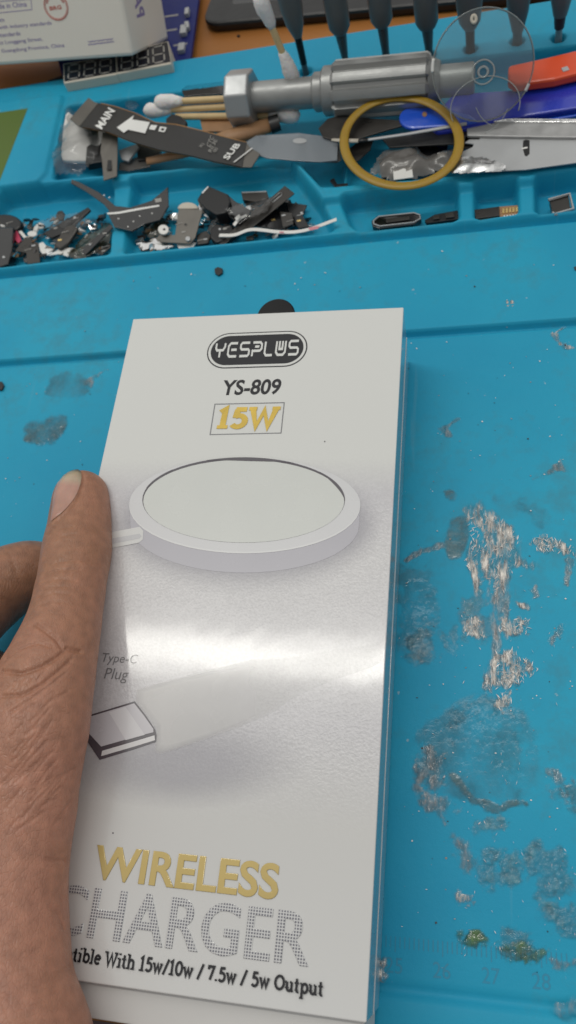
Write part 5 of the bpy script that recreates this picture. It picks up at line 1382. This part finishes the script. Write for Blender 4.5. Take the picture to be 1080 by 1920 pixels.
tag(bpy.data.objects['oily_film'], 'heap of oily brown clear film at the right of the left tray', 'film', GR)
scrap('dark_stick', 'dark glossy bar across the oily film heap', 'scrap', [(150, 470), (206, 420), (212, 426), (160, 478)], .3, .05, M_BLACKG)
scrap('dark_stick', 'pale edged dark bar at the lower right of the film heap', 'scrap', [(180, 472), (206, 455), (208, 462), (190, 478)], .1, .05, M_DGREY)
scrap('dark_stick', 'long dark blue grey wedge pointing up right in the left tray', 'scrap', [(80, 437), (100, 425), (165, 388), (170, 393), (140, 420), (118, 437), (95, 446)], .2, .1, M_BLACK, .03)
scrap('rounded_scrap', 'grey rounded sausage shaped rubber piece in the left tray', 'scrap', [(100, 460), (112, 440), (122, 424), (138, 419), (146, 428), (128, 455), (112, 467)], .25, .15, M_DGREY, .05)
scrap('coin_scrap', 'small dark disc with a pale edge near the back of the left tray', 'scrap', [(104, 404), (108, 396), (116, 394), (121, 400), (118, 411), (109, 413)], .15, .08, M_BLACK, .02)
# right-hand of the pair
cam_ = thing('camera_module', 'black square camera module with a flex tail in the middle tray', 'camera module', V(410, 390, -.1), GR)
plate('housing', [(369, 374), (378, 360), (390, 348), (428, 364), (432, 378), (424, 398), (405, 402), (385, 390)], .55, .5, M_BLACK, cam_, bevel=.04)
plate('tail', [(428, 366), (442, 378), (470, 394), (462, 410), (448, 420), (424, 400)], .42, .12, M_BLACKG, cam_)
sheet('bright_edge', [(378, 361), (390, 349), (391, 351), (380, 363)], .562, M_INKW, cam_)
scrap('corner_plate', 'brown grey L shaped metal plate in the middle tray', 'metal plate', [(335, 391), (380, 393), (366, 445), (356, 457), (287, 453), (298, 440), (328, 440)], .3, .05, M_MGREY)
bpz = thing('spring_strip', 'long dark metal strip with a slot lying diagonally in the middle tray', 'metal strip', V(480, 410, 0), GR)
zst = lambda u, v: .25 + .0018 * (u - 410)
plate('strip', [(534, 348), (552, 362), (473, 426), (448, 433), (420, 459), (408, 457), (440, 428)], zst, .05, M_DGREY, bpz)
v, f = tube(px([(508, 376), (524, 362), (529, 361), (528, 366), (512, 379), (508, 376)], lambda u, v: zst(u, v) + .01), .018, 6); mk('slot', v, f, M_GUNL, bpz, smooth=True)
wrb = thing('white_ribbon', 'narrow white adhesive ribbon with pink stains across the middle tray', 'ribbon', V(520, 435, 0), GR)
cl = smoothline([V(411, 441, .42), V(440, 440, .42), V(473, 430, .45), (V(530, 435, .42)), V(574, 431, .45), V(631, 411, .62)], 40)
vs, fs = [], []
for i, p in enumerate(cl):
    t_ = (cl[min(i + 1, 39)] - cl[max(i - 1, 0)]).normalized(); s_ = t_.cross(Vector((0, 0, 1))).normalized() * .065
    vs += [p - s_, p + s_, p + s_ + Vector((0, 0, -.02)), p - s_ + Vector((0, 0, -.02))]
for i in range(39):
    o = 4 * i
    for k in range(4): fs.append((o + k, o + (k + 1) % 4, o + 4 + (k + 1) % 4, o + 4 + k))
mk('ribbon', vs, fs, M_WHITE, wrb)
M_PINKP = simple('pink stain', (.62, .25, .28), .5)
for q in ([(578, 427), (592, 424), (600, 424), (596, 429), (582, 432)], [(524, 434), (532, 434), (532, 437), (524, 437)]):
    sheet('pink_stain', q, lambda u, v: .47 + .003 * max(0, u - 574), M_PINKP, wrb)
scrap('dark_film', 'crumpled black film under the white ribbon', 'film', [(500, 374), (576, 384), (562, 398), (572, 418), (525, 430), (478, 424)], .12, .05, M_BLACKG)
scrap('dark_film', 'torn black film at the right end of the middle tray', 'film', [(538, 382), (575, 386), (566, 402), (580, 425), (560, 428), (545, 410)], .2, .06, M_BLACK)
scrap('grey_square', 'small grey square pad on the crumpled black film', 'pad', [(524, 396), (548, 399), (550, 420), (530, 426)], .24, .05, M_DGREY)
sc2 = thing('connector', 'silver edged dark connector at the back of the middle tray', 'connector', V(478, 372, -.1), GR)
plate('shell', [(452, 360), (500, 358), (504, 370), (480, 378), (455, 374)], .25, .2, M_DGREY, sc2)
sheet('rim', [(453, 360), (499, 358), (500, 360), (454, 362)], .256, M_GUNL, sc2)
crumpled('brown_film', [(268, 438), (275, 415), (300, 402), (314, 420), (302, 440), (280, 448)], .05, .1, M_OILY, None, .06, 6, .15)
tag(bpy.data.objects['brown_film'], 'yellowish brown film scrap left of the L shaped plate', 'film', GR)
ws = thing('washer', 'small white washer beside the L shaped plate', 'washer', V(306, 431, -.1), GR)
plate('ring', ell(306, 430, 10, 9, 18), .35, .06, M_WHITE, ws); sheet('hole', ell(308, 430, 2.6, 2.2, 10), .352, M_BLACK, ws)
scrap('screw_dot', 'bright round rivet head on the L shaped plate corner', 'rivet', ell(352, 447, 5, 4.5, 12), .34, .06, M_GUNL)
scrap('white_bit', 'cream flat chip at the front edge of the middle tray', 'scrap', [(331, 457), (345, 453), (368, 454), (362, 463), (335, 466)], .1, .05, M_WHITE)
scrap('clear_half_disc', 'pale half disc behind the L shaped plate', 'scrap', ell(352, 391, 19, 12, 12, 180, 360), .15, .05, M_CREAM)
scrap('black_lump', 'knobbly black rubber lump left of the white ribbon', 'scrap', [(394, 428), (405, 418), (420, 422), (436, 420), (440, 436), (425, 448), (405, 455), (394, 445)], .3, .3, M_BLACK, .06)
scrap('brown_disc', 'dull brown chip between the L shaped plate and the black lump', 'scrap', [(368, 440), (385, 432), (396, 440), (390, 455), (370, 458)], .2, .1, M_DGREY, .03)
tag(plate('white_fleck', [(440, 408), (448, 401), (452, 406), (444, 414)], .5, .03, M_INKW), 'white torn sliver on the camera tail, upper one', 'sliver', GR)
tag(plate('white_fleck', [(436, 420), (446, 408), (462, 401), (463, 404), (449, 413), (440, 424)], .44, .02, M_INKW), 'curled white sliver below the camera tail', 'sliver', GR)
for nm_, pl_, lb_ in (('sparkle_film', [(70, 420), (100, 405), (150, 402), (175, 415), (150, 430), (95, 432)], 'added clear film for sparkle at the back of the left tray'),
                      ('sparkle_film', [(255, 455), (290, 448), (330, 462), (300, 470), (262, 468)], 'added clear film for sparkle in the front corner of the middle tray'),
                      ('sparkle_film', [(420, 395), (470, 380), (510, 372), (500, 400), (450, 415)], 'added clear film for sparkle over the camera tail')):
    tag(crumpled(nm_, pl_, .12 if 'camera' not in lb_ else .5, .12, M_BAG, None, .05, len(lb_) % 7, .1), lb_, 'sparkle film', GR)  # clear films added to the trays to catch light as sparkle
cA = [tuple(V(u, v, .1)[:2]) for u, v in ((0, 412), (120, 398), (205, 402), (200, 472), (0, 494))]
cB = [tuple(V(u, v, .1)[:2]) for u, v in ((262, 400), (540, 365), (600, 425), (245, 470))]
mats_ = [M_BLACK, M_BLACKG, M_DGREY, M_MGREY, M_OILY, M_SMOKE, M_BAG, M_WHITE, M_GUNL, M_BLACKG, M_SILVER, M_BROWN]
crumbs('scrap_debris', 230, cA, Z_FLOOR, .13, mats_, 'small broken bits of black plastic and film in the left front tray', 21, .22)
crumbs('scrap_debris', 250, cB, Z_FLOOR, .13, mats_, 'small broken bits of plastic and metal in the middle front tray', 22, .22)
# right small trays
GP = 'small boards in the right front trays'
cb = thing('port_board', 'rounded black charging port board in the long right tray', 'circuit board', V(745, 412, -.2), GP)
plate('board', [(696, 414), (708, 404), (776, 397), (789, 402), (790, 411), (776, 420), (712, 428), (698, 424)], .12, .2, M_BLACKG, cb, bevel=.03)
v, f = tube(px([(700, 414), (710, 406), (776, 399), (787, 403), (788, 410), (775, 417), (712, 424), (701, 420), (700, 414)], .14), .022, 6, cap=False); mk('metal_rim', v, f, M_STEEL, cb, smooth=True)
plate('shield', [(724, 410), (768, 405), (768, 411), (724, 417)], .17, .04, M_DGREY, cb)
cb2 = thing('port_board', 'lumpy black board right of the charging port board', 'circuit board', V(830, 405, -.2), GP)
plate('board', [(796, 413), (815, 402), (858, 394), (861, 410), (800, 418)], .1, .12, M_BLACK, cb2)
for q in ([(812, 404), (824, 402), (824, 409), (812, 411)], [(834, 400), (850, 396), (852, 406), (836, 408)]): plate('component', q, .17, .07, M_DGREY, cb2)
db_ = thing('contact_board', 'dark chip board with a row of gold contacts', 'circuit board', V(930, 398, -.2), GP)
plate('board', [(889, 394), (938, 387), (974, 384), (976, 402), (894, 412)], .12, .12, M_BROWN, db_)
plate('cover', [(889, 393), (936, 387), (937, 404), (892, 410)], .18, .06, M_DGREY, db_)
for i in range(5):
    u = 942 + i * 6.2; plate('gold_contact', [(u, 391 - i * .7), (u + 4.2, 390.5 - i * .7), (u + 4.2, 399 - i * .7), (u, 399.6 - i * .7)], .15, .03, M_GOLDC, db_, bevel=0)
for i in range(5):
    u = 944 + i * 5.5; sheet('white_mark', [(u, 404 - i * .6), (u + 3, 403.6 - i * .6), (u + 3, 407 - i * .6), (u, 407.4 - i * .6)], .128, M_INKW, db_)
eb = thing('metal_socket', 'square silver framed socket in the far right tray', 'socket', V(1050, 385, -.2), GP)
plate('core', [(1030, 374), (1066, 367), (1070, 392), (1036, 400)], .2, .2, M_DGREY, eb)
v, f = tube(px([(1028, 375), (1068, 364), (1075, 392), (1040, 402), (1036, 399)], .24), .05, 6); mk('frame', v, f, M_GUNL, eb)
tag(plate('black_chip', [(402, 504), (408, 500), (417, 503), (417, 511), (409, 516), (403, 512)], Z_BAND + .08, .07, M_BLACK), 'lone black chip on the blue band between tray and box', 'chip')
tag(plate('black_bit', [(-8, 716), (3, 715), (7, 722), (3, 731), (-8, 730)], .08, .07, M_BLACK), 'dark bit on the mat at the left photo edge', 'chip')
tag(plate('black_bit', [(1076, 500), (1084, 498), (1086, 505), (1078, 507)], Z_BAND + .03, .03, M_DGREY), 'dark grain on the blue band at the right photo edge', 'chip')

# ------------------------------------------------------------------ behind the mat: display board, carton, tablet
zt = Z_TABLE
pcb = thing('display_board', 'dark blue circuit board with two three digit displays under the white carton', 'circuit board', V(240, 130, zt))
plate('board', [(95, 60), (140, -60), (380, -70), (372, 0), (352, 146), (330, 152), (130, 176), (118, 150)], .05, .16, M_PCB, pcb)
ZD = .95
mods = [[(120, 121), (216, 105), (218, 136), (121, 153)], [(219, 104.5), (314, 78), (320, 116), (220.5, 135.5)]]
M_DISP = simple('display window', (0.012, 0.012, 0.02), .25, var=.2, coat=.3)
M_SEG = simple('unlit segments', (0.42, 0.40, 0.36), .4)
for md in mods:
    v, f = prism(px([(md[0][0] - 2, md[0][1] - 2), (md[1][0] + 1, md[1][1] - 2), (md[2][0] + 1, md[2][1] + 3), (md[3][0] - 2, md[3][1] + 3)], ZD), (0, 0, -.85))
    hsg = mk('digit_display', v, f, M_CREAM, pcb, bevel=.04)
    sheet('window', md, ZD + .006, M_DISP, hsg)
    A, B, C, D = (np.array(q, float) for q in md)
    def mp(x, y): q = (A * (1 - x) + B * x) * (1 - y) + (D * (1 - x) + C * x) * y; return V(q[0], q[1], ZD + .012)
    for k in range(3):
        x0 = .07 + k * .305; w = .21; vs, fs = [], []
        def bar(xa, ya, xb, yb, th):
            o = len(vs); sl = .05
            if abs(ya - yb) < 1e-6: pts = [(xa, ya - th), (xb, ya - th), (xb, ya + th), (xa, ya + th)]
            else: pts = [(xa - th * .6, ya), (xa + th * .6, ya), (xb + th * .6, yb), (xb - th * .6, yb)]
            for a_, b_ in pts: vs.append(mp(x0 + (a_ + .12 * (1 - b_)) * w, 0.10 + b_ * .80))
            fs.append((o, o + 1, o + 2, o + 3))
        for ya in (0, .5, 1): bar(.12, ya, .88, ya, .03)
        for xa in (0, 1):
            bar(xa, .07, xa, .43, .09); bar(xa, .57, xa, .93, .09)
        mk('digit', vs, fs, M_SEG, hsg)
for q in ([(345, 40), (353, 38), (354, 50), (346, 52)], [(338, 46), (350, 44), (348, 60), (336, 62)], [(334, 80), (346, 78), (344, 92), (332, 94)], [(346, 14), (354, 12), (353, 24), (345, 26)]):
    plate('push_button', q, .25, .2, M_STEEL, pcb, bevel=.03)
for q in ([(330, 128), (348, 120), (345, 138), (328, 146)],): plate('white_legend', q, .058, .003, M_INKG, pcb, bevel=0)
for (u, v_) in ((308, 30), (306, 57), (325, 84)): sheet('white_legend', [(u, v_), (u + 26, v_ - 4), (u + 26, v_ - 1), (u, v_ + 3)], .058, M_INKG, pcb)
plate('black_connector', [(88, 150), (116, 140), (124, 152), (128, 178), (100, 182), (92, 172)], .5, .9, M_BLACK, pcb, bevel=.05)

# white carton leaning over the display board
kb = V(250, 105, 1.55); ka = V(-120, 131, 1.55)
kx = (kb - ka).normalized(); lean = math.radians(27)
back_ = Vector((0, 0, 1)).cross(kx).normalized()
ku = Vector((0, 0, 1)) * math.cos(lean) + back_ * math.sin(lean)
ku = (ku + kx * .03).normalized(); ku = (ku - kx * ku.dot(kx)).normalized(); kn = kx.cross(ku)      # out of the printed face
CWd, CHt, CDp = (kb - ka).length, 7.0, 3.4
krot = Matrix((kx, ku, kn)).transposed()
carton = thing('carton', 'white carton with purple print and red stamp leaning over the display board', 'carton', ka - kn * CDp, rot=krot)
def kbox(name, x0, x1, y0, y1, z0, z1, mat, bevel): return lbox(name, x0, x1, y0, y1, z0, z1, mat, bevel, carton)
kbox('body', 0, CWd, 0, CHt, 0, CDp, M_CARD, .12)
def Kc(u, v):
    r = Vector(wray(u, v)); tt = (kb - Vector(CAM)).dot(kn) / r.dot(kn); p = Vector(CAM) + r * tt - ka
    return p.dot(kx), p.dot(ku)
def ktext(s, ll, lr_, hpx, mat=M_PURPLE, bold=0.01, name='printed_line'):
    tv, tf, _ = text2d(s, bold, res=2)
    a = Kc(*ll); b = Kc(*lr_); h = abs(Kc(ll[0], ll[1] - hpx)[1] - a[1])
    mk(name, [(a[0] + (b[0] - a[0]) * v.x, a[1] + (b[1] - a[1]) * v.x + h * v.y, CDp + .006) for v in tv], tf, mat, carton, local=True)
ktext('Made in China', (-14, 18), (51, 12), 10)
fl = [Kc(-20, 26), Kc(60, 18), Kc(58, -2), Kc(-20, 4)]
fv, ff = [], []
for k in range(4):
    p = Vector((*fl[k], 0)); q = Vector((*fl[(k + 1) % 4], 0)); t_ = (q - p).normalized(); nn = Vector((-t_.y, t_.x, 0)) * .012
    o = len(fv); fv += [(w.x, w.y, CDp + .005 + .001 * k) for w in (p + nn, p - nn, q - nn, q + nn)]; ff.append((o, o + 1, o + 2, o + 3))
mk('printed_frame', fv, ff, M_PURPLE, carton, local=True)
ktext('om', (-4, 42), (9, 41), 6)
ktext('with industry standards', (-2, 57), (98, 48), 9)
ktext('standards', (-2, 70), (39, 66), 8)
ktext('ict Longgang Street,', (-2, 86), (81, 78), 9)
ktext('Guangdong Province, China', (4, 101), (122, 90), 9)
ktext('www', (164, 80), (214, 74), 2.5, bold=.05)
ktext('mmmm', (166, 85), (214, 79), 2.5, bold=.05)
rc = Kc(105, 12)
def kring(R, r, mat, name):
    pts = [Vector((rc[0] + R * math.cos(a), rc[1] + R * .9 * math.sin(a), CDp + .004)) for a in np.linspace(0, 2 * math.pi, 41)]
    v, f = tube(pts, r, 6, cap=False); mk(name, v, f, mat, carton, local=True)
Rk = abs(Kc(127, 12)[0] - rc[0])
kring(Rk, .016, M_REDP, 'stamp_ring'); kring(Rk * .9, .008, M_REDP, 'stamp_ring')
ktext('BRG', (94, 20), (116, 17), 8, M_REDP, .03, 'stamp_word')
vs, fs = [], []
for k in range(26):       # dashes around the stamp
    a = math.pi * (.1 + k * .031) ; 
    for a_ in (a,):
        c_, s_ = math.cos(a_), math.sin(a_); o = len(vs)
        for rr, dd in ((.68, -.03), (.68, .03), (.84, .03), (.84, -.03)):
            aa = a_ + dd; vs.append((rc[0] + Rk * rr * math.cos(aa), rc[1] + Rk * .9 * rr * math.sin(aa), CDp + .006))
        fs.append((o, o + 1, o + 2, o + 3))
mk('stamp_text_ring', vs, fs, M_REDP, carton, local=True)
tv, tf, _ = text2d('PAP', .03, res=2)
mk('side_print', [(CWd + .006, 1.1 + v.x * 1.1, CDp - .9 - v.y * .7) for v in tv], tf, M_PURPLE, carton, local=True)

# dark tablet lying on the table behind
tb = thing('tablet', 'black framed tablet lying flat on the table behind the screwdrivers', 'tablet', V(700, 0, zt))
z1 = zt + .42
c0 = V(376, 46, z1); ux = (V(1080, -18, z1) - c0); ux.z = 0; ux.normalize(); uy = Vector((0, 0, 1)).cross(ux)
def trr(x0, y0, x1, y1, r, z):
    out = []
    for (cx_, cy_, a0) in ((x1 - r, y1 - r, 0), (x0 + r, y1 - r, 90), (x0 + r, y0 + r, 180), (x1 - r, y0 + r, 270)):
        for k in range(7):
            a = math.radians(a0 + 15 * k); p = c0 + ux * (cx_ + r * math.cos(a)) + uy * (cy_ + r * math.sin(a)); out.append(Vector((p.x, p.y, z)))
    return out
v, f = prism(trr(0, 0, 22, 14, .7, z1), (0, 0, -.41)); mk('body', v, f, M_BLACK, tb, bevel=.12)
p = trr(.05, .9, 21, 13, .2, z1 + .004); p = trr(1.1, 1.05, 20.9, 13, .15, z1 + .004); mk('screen', p, [tuple(range(len(p)))], M_BLACKG, tb)
tag(mk('table_speck', *prism([V(u, v, zt + .03) for u, v in ell(447, 67, 3.2, 2.2, 9)], (0, 0, -.028)), M_BLACK), 'black speck on the wooden table below the tablet', 'speck')

# ------------------------------------------------------------------ light
wd_ = bpy.data.worlds.new('World'); scene.world = wd_; wd_.use_nodes = True
bg = wd_.node_tree.nodes['Background']
nt = wd_.node_tree
tc = N(nt, 'ShaderNodeTexCoord'); sx_ = N(nt, 'ShaderNodeSeparateXYZ'); nt.links.new(tc.outputs['Generated'], sx_.inputs[0])
rr = N(nt, 'ShaderNodeValToRGB'); rr.color_ramp.elements[0].position = .3; rr.color_ramp.elements[0].color = (.30, .28, .27, 1)
rr.color_ramp.elements[1].position = .9; rr.color_ramp.elements[1].color = (.97, .97, .94, 1)
mpz = N(nt, 'ShaderNodeMapRange'); mpz.inputs[1].default_value = -1; nt.links.new(sx_.outputs['Z'], mpz.inputs[0]); nt.links.new(mpz.outputs[0], rr.inputs[0])
my = N(nt, 'ShaderNodeMapRange', interpolation_type='SMOOTHSTEP'); my.inputs[1].default_value = -.75; my.inputs[2].default_value = .25; my.inputs[3].default_value = .42; my.inputs[4].default_value = 1.0
nt.links.new(sx_.outputs['Y'], my.inputs[0])
ms_ = N(nt, 'ShaderNodeVectorMath', operation='SCALE'); nt.links.new(rr.outputs[0], ms_.inputs[0]); nt.links.new(my.outputs[0], ms_.inputs['Scale'])
nt.links.new(ms_.outputs[0], bg.inputs[0]); bg.inputs[1].default_value = 0.80

# ceiling tube whose reflection crosses the box
hp = V(490, 1232, 2.2); inc = (hp - Vector(CAM)).normalized()
rf = inc - bz * 2 * inc.dot(bz)
lp = hp + rf * 150
ld = bpy.data.lights.new('ceiling_tube', 'AREA'); ld.shape = 'RECTANGLE'; ld.size = 1.2; ld.size_y = 0.07
ld.energy = 4.9; ld.color = (1.0, .98, .91)
lo = bpy.data.objects.new('ceiling_tube', ld); COL.objects.link(lo)
zax = (lp - Vector((-3, 12, 0))).normalized(); xax = (bx - zax * bx.dot(zax)).normalized(); yax = zax.cross(xax)
lo.matrix_world = Matrix.Translation(lp * S) @ Matrix((xax, yax, zax)).transposed().to_4x4()

# ------------------------------------------------------------------ camera
cd = bpy.data.cameras.new('camera'); co_ = bpy.data.objects.new('camera', cd); COL.objects.link(co_)
cd.sensor_fit = 'VERTICAL'; cd.sensor_height = 36; cd.sensor_width = 36; cd.lens = F_PX / 1920 * 36
cd.clip_start = .01; cd.clip_end = 20
Rm = Matrix((Vector(M @ np.array([1, 0, 0])), Vector(M @ np.array([0, -1, 0])), Vector(M @ np.array([0, 0, -1])))).transposed()
co_.matrix_world = Matrix.Translation(Vector(CAM) * S) @ Rm.to_4x4()
cd.dof.use_dof = True; cd.dof.focus_distance = .185; cd.dof.aperture_fstop = 23
scene.camera = co_
scene.view_settings.view_transform = 'Standard'; scene.view_settings.look = 'None'; scene.view_settings.gamma = 1; scene.view_settings.exposure = 0.09
scene.render.engine = 'CYCLES'
scene.cycles.max_bounces = 8; scene.cycles.transparent_max_bounces = 16
scene.cycles.use_denoising = True
scene.cycles.caustics_reflective = False; scene.cycles.caustics_refractive = False
